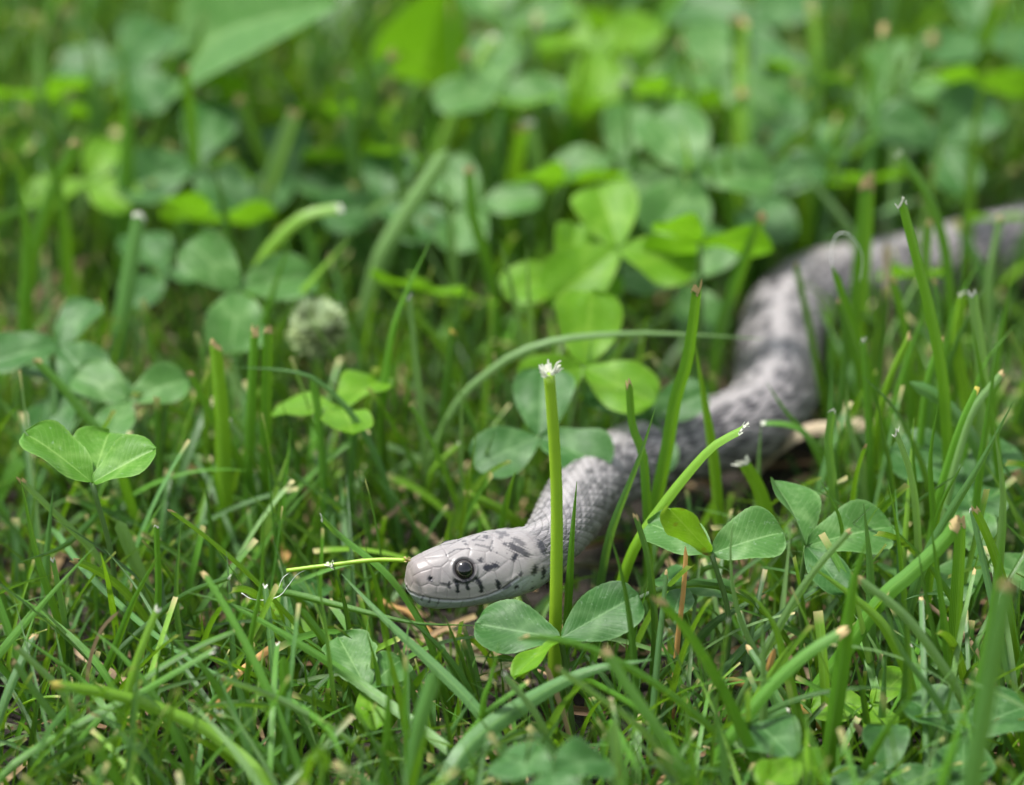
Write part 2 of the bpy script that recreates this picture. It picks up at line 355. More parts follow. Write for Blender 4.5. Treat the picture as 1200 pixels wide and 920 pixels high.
# --- pigment
patt_s = vv * 0.62
def smooth(x, a0, b0): return np.clip((x - a0) / (b0 - a0), 0, 1)
ip2, iq2 = np.floor(pq), np.floor(qq)
sc_v = (ip2 + iq2) * .5; sc_u = np.abs(((ip2 - iq2 + ROWS * 0.5) % ROWS) - ROWS * 0.5)          # scale centre (row from spine)
sc_u = np.minimum(sc_u, ROWS - sc_u)
h2 = np.modf(np.abs(np.sin(ip * 39.346 + iq * 11.135 + 3.1) * 24634.6345))[0]
ev = (ip % 2 == 0) & (iq % 2 == 0); od = (ip % 2 == 1) & (iq % 2 == 1)                     # rows of small alternating spots, scale by scale
spot = (ev * (.55 + .45 * hsh) * (h2 < .9) + od * (h2 < .35) * .8 + (~ev & ~od) * (h2 < .22) * .7) * (sc_u >= 1)
far = np.clip((S - 4.0) / 4.0, 0, 1)[:, None]
stripe0 = np.exp(-(ang / R(11))**2)
neckfleck = ((sc_u >= 2) & (sc_u <= 8) & (hsh > .80)).astype(float)
dk = np.clip(spot * (0.8 + .2 * far) * (1 - .6 * stripe0) + .10 * far, 0, 1)
light = np.array([.205, .192, .190]); dark = np.array([.022, .020, .022]); cream = np.array([.32, .30, .292])
colr = light * np.ones((NR, NS, 3)) * (0.82 + 0.3 * hsh[..., None])
stripe = np.exp(-(ang / R(11))**2)[..., None]
colr = colr * (1 - .6 * stripe) + cream * .6 * stripe
lat = np.exp(-((ang - R(112)) / R(13))**2)[..., None]; colr = colr * (1 - .5 * lat) + cream * .5 * lat
colr = colr * (1 - .95 * dk[..., None]) + dark * .95 * dk[..., None]
skin = (np.clip(1 - edge / .10, 0, 1) * (0.35 + .45 * hsh))[..., None]
colr = colr * (1 - skin * .75) + np.array([.045, .042, .045]) * skin * .75
inter = (neckfleck * np.clip(1 - edge / .2, 0, 1) * .9)[..., None]; colr = colr * (1 - inter) + np.array([.02, .02, .022]) * inter
kl = (np.exp(-(across / .09)**2) * (edge > .1) * .42)[..., None]; colr = colr * (1 - kl) + cream * kl
bl = belly[..., None]; colr = colr * (1 - bl) + np.array([0.266, 0.289, 0.274]) * bl
hc = np.ones((NR, NS, 3)) * np.array([.230, .216, .208])
tip = np.exp(-(S / .45)**2)[:, None, None]; hc = hc * (1 - tip * .55) + np.array([.19, .15, .135]) * tip * .55
zrel = Z_ / np.maximum(ht[:, None], .05)
mpt = sorted((S[i], Z_[i, j]) for i, j in (pick(*q) for q in MOUTH)); mZ = np.interp(S, [q[0] for q in mpt], [q[1] for q in mpt])[:, None]
jaw = smooth(-Z_ + mZ, -.02, .04)[..., None] * (S < 3)[:, None, None]
pale = np.array([0.281, 0.326, 0.303])
mz = np.zeros((NR, NS)); 
cheek = (smooth(ang, R(62), R(80)) * (1 - smooth(ang, R(110), R(130))))[..., None]; hc = hc * (1 - .35 * cheek) + np.array([0.326, 0.303, 0.274]) * .35 * cheek
hc = hc * (1 - jaw * .8) + pale * jaw * .8
pt = np.zeros((NR, NS)); pt[:NH] = plate_tone; hc *= (1 + .07 * pt[..., None])
gl = np.zeros((NR, NS)); gl[:NH] = np.exp(-(bord / .010)**2); hc = hc * (1 - .26 * gl[..., None]) + np.array([.10, .08, .08]) * .26 * gl[..., None]
mo = np.zeros((NR, NS)); mo[:NH] = np.exp(-(mouth / .014)**2); hc = hc * (1 - .8 * mo[..., None]) + np.array([.07, .06, .06]) * .8 * mo[..., None]
mott = rng.normal(0, 1, (NR, NS))
hc *= 1 + .03 * mott[..., None]
hc *= (1 - .16 * np.exp(-(ang / R(48))**2))[..., None]
colr = hc * (1 - bw[..., None]) + colr * bw[..., None]
ik = np.zeros((NR, NS)); ik[:NH] = ink; colr = colr * (1 - ik[..., None]) + np.array([.013, .013, .018]) * ik[..., None]
er = (np.exp(-(deye / .225)**8) * (S < 3)[:, None] * .93)[..., None]; colr = colr * (1 - er) + np.array([.02, .018, .02]) * er

N = NT('snake_skin')
at = N.n('ShaderNodeAttribute', attribute_name='tint'); tc = N.n('ShaderNodeTexCoord')
no = N.n('ShaderNodeTexNoise', {'Vector': tc.outputs['Object'], 'Scale': 900.0, 'Detail': 5.0, 'Roughness': .7})
bcol = N.mix(N.math('MULTIPLY', no.outputs[0], .35), at.outputs[0], c4((.55, .5, .5)), 'MULTIPLY')
bpn = N.n('ShaderNodeBump', {'Strength': .35, 'Distance': 0.00006, 'Height': no.outputs[0]})
p = N.n('ShaderNodeBsdfPrincipled', {'Base Color': bcol, 'Roughness': N.math('MULTIPLY_ADD', no.outputs[0], .30, .24), 'Specular IOR Level': .42, 'Normal': bpn.outputs[0],
        'Subsurface Weight': .06, 'Subsurface Radius': (.6, .4, .35), 'Subsurface Scale': .001})
N.n('ShaderNodeOutputMaterial', {0: p.outputs[0]}); M['skin'] = N.m
def shiny(name, c, rough=.12, coat=.35):
    N = NT(name); tc = N.n('ShaderNodeTexCoord'); no = N.n('ShaderNodeTexNoise', {'Vector': tc.outputs['Object'], 'Scale': 2500.0})
    b = N.mix(N.math('MULTIPLY', no.outputs[0], .6), c4(c), c4(tuple(x * .4 for x in c)))
    p = N.n('ShaderNodeBsdfPrincipled', {'Base Color': b, 'Roughness': rough, 'Specular IOR Level': .35, 'Coat Weight': coat, 'Coat Roughness': .03}); N.n('ShaderNodeOutputMaterial', {0: p.outputs[0]}); return N.m
M['iris'] = shiny('iris', (.014, .011, .010)); M['ring'] = shiny('iris_ring', (.13, .11, .08), .15); M['pupil'] = shiny('pupil', (.004, .004, .006))

snake = empty('snake', np.array([P[NH, 0], P[NH, 1], 0.0]) + 0); so_ = np.array(snake.location) / CM
tag(snake, 'grey garter snake with black flecked cheeks, winding through the lawn with its head raised', 'snake')
F = grid_faces(NR, NS, True)
F = np.vstack([F])
Vs = np.vstack([final.reshape(-1, 3), P[0] + HD * 0.002, P[-1]]) - so_
me_f = F
capf = []
n0 = NR * NS
quads = list(map(tuple, F))
tri0 = np.array([[n0, j, (j + 1) % NS, (j + 1) % NS] for j in range(NS)]); tri1 = np.array([[n0 + 1, (NR - 1) * NS + (j + 1) % NS, (NR - 1) * NS + j, (NR - 1) * NS + j] for j in range(NS)])
tt = np.vstack([colr.reshape(-1, 3), colr[0].mean(0), colr[-1].mean(0)])
def mesh_mixed(name, V, quads, tris, tint, mat):
    me = bpy.data.meshes.new(name); V = (np.asarray(V) * CM).astype(np.float32)
    me.vertices.add(len(V)); me.vertices.foreach_set('co', V.ravel())
    idx = np.r_[quads.ravel(), tris.ravel()].astype(np.int32); st = np.r_[np.arange(len(quads)) * 4, quads.size + np.arange(len(tris)) * 3].astype(np.int32)
    me.loops.add(len(idx)); me.loops.foreach_set('vertex_index', idx); me.polygons.add(len(st)); me.polygons.foreach_set('loop_start', st)
    a_ = me.color_attributes.new('tint', 'FLOAT_COLOR', 'POINT'); TT = np.ones((len(V), 4), np.float32); TT[:, :3] = np.clip(tint, 0, 1); a_.data.foreach_set('color', TT.ravel())
    me.update(calc_edges=True); me.polygons.foreach_set('use_smooth', np.ones(len(st), bool)); me.materials.append(mat); return me
body = link(bpy.data.objects.new('body', mesh_mixed('body', Vs, F, np.vstack([tri0[:, :3], tri1[:, :3]]), tt, M['skin'])), snake)
def dome(name, c, n, r, lim, mat, parent, squash=1.0):
    """spherical cap of radius r centred at c, axis n, opening angle lim"""
    n = unit(n); t1 = unit(np.cross(n, [0.1, 0.2, 1])); t2 = np.cross(n, t1)
    th = np.linspace(0.02, lim, 14); ph = np.arange(28) / 28 * 2 * np.pi
    V = c + r * (np.cos(th)[:, None, None] * n * squash + np.sin(th)[:, None, None] * (np.cos(ph)[None, :, None] * t1 + np.sin(ph)[None, :, None] * t2))
    V = V.reshape(-1, 3); F1 = grid_faces(14, 28, True)
    V = np.vstack([V, c + r * n * squash]); tr = np.array([[len(V) - 1, j, (j + 1) % 28] for j in range(28)])
    o = bpy.data.objects.new(name, mesh_mixed(name, V - so_, F1, tr, np.full((len(V), 3), .5), mat)); link(o, parent); return o
for c0, n0_ in zip(eyec, eyen):
    ec = c0 - n0_ * .10
    ey = dome('eye', ec, n0_, .20, 2.2, M['iris'], snake)
    dome('iris_ring', ec, n0_, 0.2012, .71, M['ring'], ey)
    dome('pupil', ec, n0_, .2025, .665, M['pupil'], ey)
PATH = P[::6]; PATHR = np.maximum(hw, ht)[::6]
def clear_of_snake(Q, pad=0.08):
    Q = np.atleast_2d(Q); d = np.linalg.norm(Q[:, None] - PATH[None], axis=-1) - PATHR[None] - pad
    return d.min() > 0

# ================================================================== grass blades and other plants
NSEG = 22; UO = np.array([-1, -.5, 0, .5, 1.0])
def blade_arrays(path, width, side, fold, tipkind, n=NSEG):
    """path (n,3) root->tip ; returns V,F,uv"""
    s = np.linspace(0, 1, len(path))[:, None]
    prof = 0.62 + 0.38 * np.clip(s / .25, 0, 1)
    if tipkind in ('point',): prof = prof * np.clip((1 - s) / .45, 0.02, 1)**.75
    elif tipkind == 'round': prof = prof * np.sqrt(np.clip((1 - s) / .05, 0.02, 1))
    else: prof = prof * (0.80 + .20 * np.clip((1 - s) / .3, 0, 1))
    T_ = unit(np.gradient(path, axis=0)); Sd = unit(side - (side * T_).sum(-1, keepdims=True) * T_); Nn = np.cross(T_, Sd)
    wv = width / 2 * prof
    V = path[:, None] + Sd[:, None] * (UO[None, :, None] * wv[:, None]) + Nn[:, None] * (np.abs(UO)[None, :, None] * wv[:, None] * fold)
    uv = np.stack([np.broadcast_to((UO + 1) / 2, (len(path), 5)), np.broadcast_to(s, (len(path), 5))], -1)
    return V, uv
FB = grid_faces(NSEG, 5)
def make_blade(name, path, width, colr, tipkind, side=None, fold=0.35, twist=0.0, mat=None):
    """path root->tip in cm"""
    path = catmull(path, NSEG)
    T_ = unit(np.gradient(path, axis=0)); vd = unit(CAM - path)
    if side is None:
        side = np.cross(T_, vd); N_ = np.cross(T_, unit(side))
        tw = twist + np.linspace(0, random.uniform(-.5, .5), NSEG)[:, None]; side = unit(side) * np.cos(tw) + N_ * np.sin(tw)
    V, uv = blade_arrays(path, width, side, fold, tipkind)
    base_ = path[0].copy(); V = V - base_
    if tipkind in ('tan', 'white', 'fray', 'yellow'):
        L = np.linalg.norm(np.diff(path, axis=0), axis=1).sum()
        V[-1] += (V[-1] - V[-2]) * rng.uniform(-.35, .25, (5, 1))                # ragged cut
    o = bpy.data.objects.new(name, mesh_np(name, V.reshape(-1, 3), FB, uv.reshape(-1, 2), None, mat or M[colr])); o.location = Vector(base_ * CM); link(o)
    if tipkind in ('tan', 'white', 'yellow', 'fray'):
        m = M['tan'] if tipkind == 'tan' else M['yellowtip'] if tipkind == 'yellow' else M['white']
        e0, e1 = V[-1], V[-2]; dirv = unit((e0 - e1).mean(0))
        ln = width * {'tan': .55, 'white': .3, 'yellow': .6, 'fray': .25}[tipkind] * random.uniform(.7, 1.4)
        nr = 5; fr = np.linspace(0, 1, nr)[:, None, None]
        c0 = e0.mean(0); shrink = 1.06 - .30 * fr
        jag = rng.uniform(-.5, .6, (1, 5, 1)) * fr * ln * .7
        TV = c0 + (e0[None] - c0) * shrink + dirv * (ln * (fr - .25) + jag) + rng.normal(0, .012 * width, (nr, 5, 3))
        TV = np.vstack([TV.reshape(-1, 3), (TV + np.cross(dirv, unit(e0[4] - e0[0])) * .04 * width).reshape(-1, 3)])
        f1 = grid_faces(nr, 5); TF = np.vstack([f1, f1 + nr * 5])
        nm = 'cut_tip' if tipkind != 'fray' else 'frayed_tip'
        if tipkind == 'fray':
            for _ in range(12):                                                     # torn fibres
                b0 = e0[random.randrange(5)]; d = unit(dirv + rng.normal(0, .45, 3)); l = width * random.uniform(.15, .42); t_ = unit(np.cross(d, rng.normal(0, 1, 3))) * width * .06
                k = len(TV); TV = np.vstack([TV, [b0 - t_, b0 + t_, b0 + d * l + t_ * .6, b0 + d * l - t_ * .6]]); TF = np.vstack([TF, [[k, k + 1, k + 2, k + 3]]])
        link(bpy.data.objects.new(nm, mesh_np(nm, TV, TF, mat=m)), o)
    return o

LAND = [((555, 665), 75, "the snake's head"), ((655, 640), 45, "the snake's neck"), ((650, 560), 45, 'the tall cut stem'), ((655, 735), 85, 'the paired clover leaflets'), ((838, 615), 75, 'the spotted clover leaflet'),
        ((760, 535), 70, "the snake's forebody"), ((905, 450), 75, "the snake's thick bend"), ((1080, 320), 110, "the snake's rear body"), ((108, 530), 85, 'the cupped clover leaf'), ((375, 385), 60, 'the white clover flower'),
        ((295, 420), 70, 'the brown-topped stubs'), ((400, 660), 75, 'the thin stem'), ((435, 775), 60, 'the chewed clover leaf'), ((907, 862), 70, 'the dusty clover leaflet'), ((985, 630), 90, 'the wavy clover leaf'), ((280, 60), 160, 'the broad plantain leaf'), ((185, 830), 95, 'the long lime blade'), ((985, 500), 45, 'the bleached straw')]
CW = {'green': 'mid green', 'lime': 'bright yellow-green', 'blue': 'bluish green', 'dark': 'dark green', 'pale': 'pale green', 'straw': 'tan', 'orange': 'rusty orange', 'paleStraw': 'bleached'}
TW = {'point': 'with pointed tip', 'round': 'with blunt tip', 'tan': 'with brown cut tip', 'white': 'with whitish cut tip', 'fray': 'with frayed white tip', 'yellow': 'with yellowed tip'}
used_lab = {}
def blade_label(pts, wpx, c, tip, noun='grass blade'):
    x, y = pts[len(pts) // 2][:2]; best = None
    for (lx, ly), r, nm in LAND:
        d = min(math.hypot(p[0] - lx, p[1] - ly) for p in pts[:3]) / r
        if d < 1 and (best is None or d < best[0]): best = (d, nm)
    dx, dy = abs(pts[0][0] - pts[-1][0]), abs(pts[0][1] - pts[-1][1])
    pose = 'upright' if dx < .25 * dy else 'leaning' if dx < dy else 'low slanting'
    wid = 'broad' if wpx >= 15 else 'narrow' if wpx <= 7 else ''
    where = ('beside ' + best[1]) if best else ('in the open lawn' if y > 420 else 'in the blurred lawn beyond')
    l = ' '.join(t for t in (wid, pose, CW[c], noun, TW[tip], where) if t)
    return l
def hero(pts, wpx, c='green', tip='point', Y=None, z=None, zb=1.0, label=None, name='grass_blade', fold=.48):
    """pts: picture points from tip to the lowest point seen; Y: fixed depth, z: (height at tip, height at root), zb: height of last point"""
    if z is not None:
        zz = np.linspace(z[0], z[1], len(pts)); W = np.array([at_z(x, y, q) for (x, y), q in zip(pts, zz)])
    else:
        if Y is None: Y = at_z(*pts[-1], zb)[1]
        lean = random.uniform(-.12, .12)
        W = np.array([at_y(x, y, Y) for x, y in pts]); 
        W = np.array([at_y(x, y, Y + lean * (wz[2] - W[-1][2])) for (x, y), wz in zip(pts, W)])
    def to_ground(W):
        d = unit(unit(W[-1] - W[-2]) + np.array([0, 0, -.25])); p = W[-1].copy(); ext = []
        for _ in range(40):
            if p[2] < -.3: break
            d = unit(d + np.array([0, 0, -.18])); p = p + d * .35; ext.append(p.copy())
        if len(ext) > 3: ext = ext[1::2] + ([ext[-1]] if len(ext) % 2 else [])
        return np.vstack([W] + ([np.array(ext)] if ext else []))[::-1]
    full = to_ground(W)
    for k in range(40):
        if z is not None or clear_of_snake(catmull(full, 40), wpx / 130 * .5): break
        Y -= .25; W = np.array([at_y(x, y, Y) for x, y in pts]); full = to_ground(W)
    W = full
    dep = proj(W.mean(0))[2]; tw = random.uniform(-.7, .7)
    wc = wpx / (FPX / dep) / max(.75, math.cos(tw))
    o = make_blade(name, W, wc, c, tip, twist=tw, fold=fold)
    noun = {'grass_blade': 'grass blade', 'dry_straw': 'dry straw'}.get(name, 'stem')
    lab = label or blade_label(pts, wpx, c, tip, noun)
    tag(o, lab, {'dry_straw': 'straw'}.get(name, 'grass blade'), 'grass blades standing out of the lawn' if name == 'grass_blade' else 'dry straws in the lawn')
    return o

H = hero
# ---- lower left
H([(374,832),(253,789),(202,758),(152,718),(101,669),(64,622)], 8, 'blue', 'point', z=(2.2, 1.7), label='very long bluish blade slanting down across the lawn to a fine point')
H([(69,804),(135,815),(189,832),(236,852),(270,876),(305,908)], 15, 'lime', 'yellow', z=(2.8, 1.4), label='long bright lime blade lying low with a yellow tip')
H([(249,762),(202,789),(162,812),(101,842),(18,893)], 9, 'green', 'fray', z=(3.0, 1.3))
H([(18,696),(61,726),(101,762),(125,792)], 8, 'green', 'point', z=(2.5, 1.5))
H([(18,741),(67,775),(101,802),(141,856)], 9, 'green', 'point', z=(2.7, 1.2))
H([(20,760),(64,802),(88,836),(118,890)], 9, 'pale', 'tan', zb=.6)
H([(18,778),(50,822),(84,869),(98,900)], 9, 'blue', 'tan', zb=.5)
H([(276,792),(236,836),(175,900)], 7, 'green', 'tan', zb=.4)
H([(332,768),(333,802),(340,905)], 12, 'green', 'round', zb=.6)
H([(219,694),(269,708),(320,735),(364,762),(400,785),(470,835),(545,895)], 13, 'green', 'point', z=(3.3, 1.2), label='long broad green blade running from the shade past the chewed clover leaf')
H([(269,677),(219,696),(182,725),(135,768)], 7, 'dark', 'white', z=(3.3, 1.5))
H([(189,644),(158,701),(131,768),(114,805)], 9, 'green', 'point')
H([(308,595),(306,684),(293,752),(286,863)], 7, 'green', 'point', zb=.5)
H([(212,610),(207,701),(215,768)], 7, 'blue', 'point', zb=.8)
H([(187,755),(182,815),(175,905)], 7, 'green', 'point', zb=.4)
H([(200,735),(205,789),(215,829)], 7, 'dark', 'point')
H([(24,560),(44,650),(67,718),(77,762)], 9, 'green', 'point')
H([(62,575),(54,650),(50,718)], 9, 'blue', 'point')
H([(64,655),(77,718),(84,762)], 10, 'blue', 'white')
H([(167,856),(189,876),(209,903)], 8, 'green', 'point', zb=.8)
H([(172,871),(141,876),(118,898)], 9, 'blue', 'point', zb=1.4)
H([(262,796),(323,819),(400,862)], 7, 'pale', 'tan', z=(2.9, 1.7))
H([(242,829),(290,826),(350,833)], 6, 'green', 'tan', z=(2.5, 1.6))
H([(215,815),(269,852),(323,896)], 10, 'green', 'point', z=(2.4, 1.2))
H([(229,841),(249,905)], 6, 'dark', 'point', zb=.6)
H([(350,711),(387,762),(430,830)], 9, 'green', 'round', zb=.6)
H([(367,654),(380,718),(391,802),(400,870)], 7, 'blue', 'point', zb=.4)
H([(182,617),(184,701),(175,768)], 9, 'green', 'white', zb=.8)
H([(138,610),(162,667),(175,701)], 15, 'pale', 'round', zb=.9)
H([(120,640),(160,690),(205,770),(260,850)], 8, 'dark', 'point', z=(2.9, 1.3))
H([(20,660),(75,640),(120,600)], 8, 'dark', 'point', z=(3.3, 1.7))
H([(35,900),(60,850),(110,800)], 9, 'dark', 'point', z=(2.5, 1.2))
H([(405,905),(380,850),(300,800)], 8, 'green', 'point', z=(3.3, 1.3))
# ---- lower middle
H([(400,672),(450,725),(500,772),(548,819),(580,860)], 13, 'blue', 'point', z=(3.1, 1.2))
H([(378,606),(400,627),(450,667),(478,702),(500,740)], 9, 'green', 'white', z=(4.0, 1.7))
H([(555,733),(484,730),(400,711),(330,695)], 8, 'green', 'point', z=(2.1, 1.7))
H([(509,785),(498,819),(488,856),(482,908)], 17, 'blue', 'round', Y=-6.5)
H([(585,752),(572,802),(565,822),(556,905)], 10, 'green', 'point', Y=-4)
H([(558,812),(531,852),(518,880)], 7, 'blue', 'point')
H([(615,800),(568,836),(521,896)], 9, 'green', 'tan', zb=.8)
H([(592,790),(629,836),(649,880),(656,908)], 9, 'pale', 'white', zb=.8)
H([(612,748),(640,748),(696,762),(757,795),(800,826),(855,875)], 9, 'green', 'tan', Y=-4.5, label='green blade with tan cut tip reaching across below the paired clover leaflets')
H([(713,765),(737,802),(770,849),(805,908)], 14, 'green', 'tan', Y=-6.5)
H([(654,785),(703,819),(754,859),(785,905)], 9, 'pale', 'tan', Y=-5.5)
H([(772,708),(800,738),(834,792),(860,842),(884,895)], 17, 'green', 'tan', Y=-5)
H([(764,773),(703,782),(652,802),(602,832),(568,856),(540,885)], 24, 'blue', 'point', z=(2.6, 1.6), label='broad greyish folded blade lying flat below the paired clover leaflets', fold=.5)
H([(713,620),(728,674),(737,728),(742,780)], 8, 'dark', 'point', Y=-2.2)
H([(747,607),(762,660),(769,735),(767,780)], 9, 'dark', 'tan', Y=-1.0)
H([(676,564),(670,630),(667,678),(664,722)], 9, 'green', 'point', Y=.2)
H([(513,802),(525,850),(530,885)], 7, 'dark', 'point')
H([(696,846),(723,883),(735,905)], 8, 'green', 'point', zb=1.2)
H([(720,843),(724,908)], 14, 'pale', 'round', Y=-7)
H([(455,730),(480,800),(500,880)], 8, 'dark', 'point', zb=.5)
H([(420,800),(450,850),(470,905)], 8, 'green', 'point', zb=.8)
H([(545,905),(585,870),(640,850)], 8, 'dark', 'point', z=(2.9, 1.5))
H([(430,740),(445,800),(440,860)], 8, 'green', 'point', zb=.6)
H([(800,905),(770,850),(690,800)], 9, 'green', 'point', z=(3.1, 1.7))
H([(690,870),(660,820),(675,780)], 8, 'dark', 'point', zb=1.2)
H([(520,720),(540,770),(560,830)], 7, 'dark', 'point', zb=.6)
H([(385,905),(372,880),(360,910)], 14, 'lime', 'round', Y=-8)
H([(750,905),(715,850)], 12, 'green', 'point', z=(2.9, 1.5))
# ---- lower right
H([(984,741),(945,765),(901,805),(854,863),(835,895)], 14, 'green', 'tan', Y=-4.5)
H([(994,625),(962,661),(935,698),(901,758),(867,822),(850,860)], 9, 'pale', 'tan', Y=-2.5)
H([(859,612),(856,650),(861,701),(877,748),(908,799),(941,845)], 7, 'pale', 'point', Y=-2, label='thin pale blade curving down in front of the spotted clover leaf')
H([(868,690),(884,701),(908,735),(921,785),(941,863)], 12, 'lime', 'point', Y=-3)
H([(948,662),(989,691),(1029,725),(1053,762),(1070,800),(1085,850)], 14, 'lime', 'point', Y=-2.5)
H([(1019,627),(1002,674),(992,735),(982,802),(968,900)], 18, 'green', 'point', Y=-4)
H([(1009,681),(1056,718),(1093,765),(1125,815)], 10, 'pale', 'tan', Y=-3.5)
H([(1032,694),(1056,762),(1090,809),(1118,855)], 9, 'blue', 'point', Y=-4)
H([(1118,617),(1103,637),(1063,674),(1032,701),(990,760),(950,812)], 16, 'green', 'tan', Y=-1.5)
H([(1127,616),(1126,650),(1122,720),(1118,780)], 15, 'green', 'tan', Y=-1)
H([(1043,615),(1086,661),(1120,711),(1137,750)], 10, 'green', 'point', Y=0)
H([(1012,590),(1019,667),(1019,752),(1015,805)], 12, 'blue', 'point', Y=-.5)
H([(999,748),(1015,778),(1032,808)], 9, 'green', 'yellow', zb=.8)
H([(997,755),(1009,802),(1019,868)], 8, 'dark', 'point', zb=.6)
H([(1039,758),(1032,869)], 9, 'blue', 'point', zb=.5)
H([(1180,690),(1160,800),(1143,895)], 24, 'blue', 'tan', Y=-10)
H([(1100,905),(1120,840),(1150,770)], 11, 'green', 'point', z=(2.0, 4.0)) if False else None
H([(1155,740),(1130,830),(1105,905)], 13, 'green', 'point', Y=-8)
H([(904,690),(867,711),(834,731)], 11, 'dark', 'point', zb=1.4)
H([(918,873),(955,905)], 8, 'green', 'white', zb=1.2)
H([(1090,610),(1100,680),(1110,760),(1112,830)], 9, 'green', 'point', Y=-2)
H([(1075,640),(1085,700),(1105,800)], 8, 'dark', 'point', Y=-2.5)
H([(1180,600),(1165,700),(1150,800)], 11, 'green', 'point', Y=-4)
H([(1060,690),(1065,780),(1060,880)], 13, 'dark', 'point', Y=-3.5)
H([(950,720),(930,790),(915,860)], 8, 'dark', 'point', zb=.6)
H([(820,770),(840,840),(850,905)], 11, 'blue', 'point', Y=-7)
H([(800,800),(808,860),(815,908)], 12, 'green', 'point', Y=-7.5)
H([(1035,850),(1060,800),(1080,740)], 9, 'green', 'point', z=(1.6, .9))
# ---- right, beside the snake's body
H([(818,340),(812,390),(805,430),(793,468),(782,530),(771,582)], 16, 'green', 'tan', Y=3.6)
H([(814,400),(824,468),(832,519),(838,572)], 13, 'lime', 'point', Y=4.5)
H([(869,502),(834,522),(800,559),(770,598),(745,635),(730,672)], 14, 'lime', 'fray', Y=1.2, label='bright lime blade with frayed white tip slanting across in front of the snake')
H([(933,313),(945,367),(958,435),(967,480)], 8, 'dark', 'tan')
H([(898,448),(921,482),(945,509),(967,534)], 9, 'green', 'point', Y=6)
H([(894,494),(920,495),(940,503),(955,522)], 9, 'green', 'white', Y=5.5)
H([(892,495),(890,520),(888,552)], 8, 'pale', 'point', Y=5)
H([(870,545),(884,568),(893,595)], 21, 'lime', 'fray', Y=3.5)
H([(977,483),(973,519),(978,569),(981,615)], 12, 'blue', 'white', Y=3)
H([(1015,525),(1005,559),(999,605)], 9, 'lime', 'tan', Y=2.5)
H([(1051,505),(1066,546),(1074,586),(1078,645)], 9, 'pale', 'fray', Y=1.5)
H([(1063,484),(1069,529),(1073,595)], 8, 'green', 'point', Y=2.5)
H([(1060,240),(1076,300),(1093,367),(1106,435),(1113,515),(1113,565)], 15, 'green', 'fray', Y=4.5)
H([(975,312),(992,367),(1009,414),(1022,452),(1034,505)], 11, 'green', 'round', Y=7)
H([(1002,313),(1000,367),(1004,425)], 10, 'green', 'point', Y=10)
H([(1157,332),(1137,367),(1117,411),(1108,460)], 8, 'dark', 'point', Y=7)
H([(1083,364),(1063,418),(1046,478)], 13, 'green', 'point', Y=7)
H([(1143,455),(1123,499),(1100,572)], 10, 'green', 'yellow', Y=2.5)
H([(1188,470),(1150,542),(1113,603),(1085,655)], 13, 'blue', 'point', Y=0)
H([(1142,345),(1153,435),(1153,535)], 17, 'pale', 'white', Y=5)
H([(1140,380),(1150,435),(1166,505)], 9, 'green', 'point', Y=4)
H([(975,425),(974,490),(976,520)], 13, 'blue', 'point', Y=6)
H([(992,448),(996,495),(1010,540)], 12, 'pale', 'point', Y=5)
H([(1066,448),(1103,468),(1135,505)], 14, 'blue', 'round', Y=4.5)
H([(1027,451),(1032,492),(1042,540)], 8, 'dark', 'point', Y=3.5)
H([(1018,222),(1014,290),(1008,365)], 22, 'green', 'tan', Y=11.5)
H([(1053,180),(1085,225),(1105,280),(1112,330)], 12, 'green', 'white', Y=11)
H([(1131,240),(1128,310),(1122,380)], 7, 'dark', 'point', Y=9)
H([(1170,400),(1160,470),(1150,540)], 10, 'green', 'point', Y=3)
H([(1040,380),(1030,440),(1028,500)], 9, 'dark', 'point', Y=6)
H([(1010,440),(1050,480),(1080,540)], 9, 'dark', 'point', Y=4)
H([(960,560),(985,610),(990,680)], 8, 'green', 'point', Y=1)
H([(1130,540),(1100,600),(1090,680)], 9, 'green', 'point', Y=.5)
H([(1165,500),(1175,580),(1170,660)], 11, 'pale', 'point', Y=0)
H([(1040,560),(1052,620),(1060,690)], 8, 'green', 'point', Y=0)
H([(1100,470),(1090,540),(1095,620)], 9, 'green', 'point', Y=1.5)
for pts_, w_, c_n, tp, Yq in [([(1090,262),(1085,330),(1080,400)],10,'green','tan',10.5), ([(1150,300),(1120,360),(1105,420)],10,'green','point',9), ([(1172,255),(1160,320),(1158,390)],9,'pale','tan',10.5), ([(1046,330),(1058,380),(1065,440)],11,'green','tan',8.5),
    ([(985,355),(990,410),(985,470)],9,'dark','tan',8), ([(1128,345),(1120,400),(1130,460)],12,'lime','white',7), ([(1185,330),(1172,400),(1165,460)],11,'green','point',7), ([(1024,300),(1030,360),(1022,420)],8,'dark','point',10), ([(1100,400),(1085,450),(1078,510)],10,'green','tan',5),
    ([(1065,395),(1040,450),(1025,510)],9,'lime','tan',5.5), ([(1172,440),(1140,480),(1120,540)],9,'pale','tan',3.5), ([(1012,400),(1016,460),(1020,530)],9,'green','white',5), ([(1190,380),(1150,430),(1135,490)],10,'green','point',5), ([(1095,330),(1100,380),(1092,440)],9,'blue','tan',8)]:
    H(pts_, w_, c_n, tp, Y=Yq)
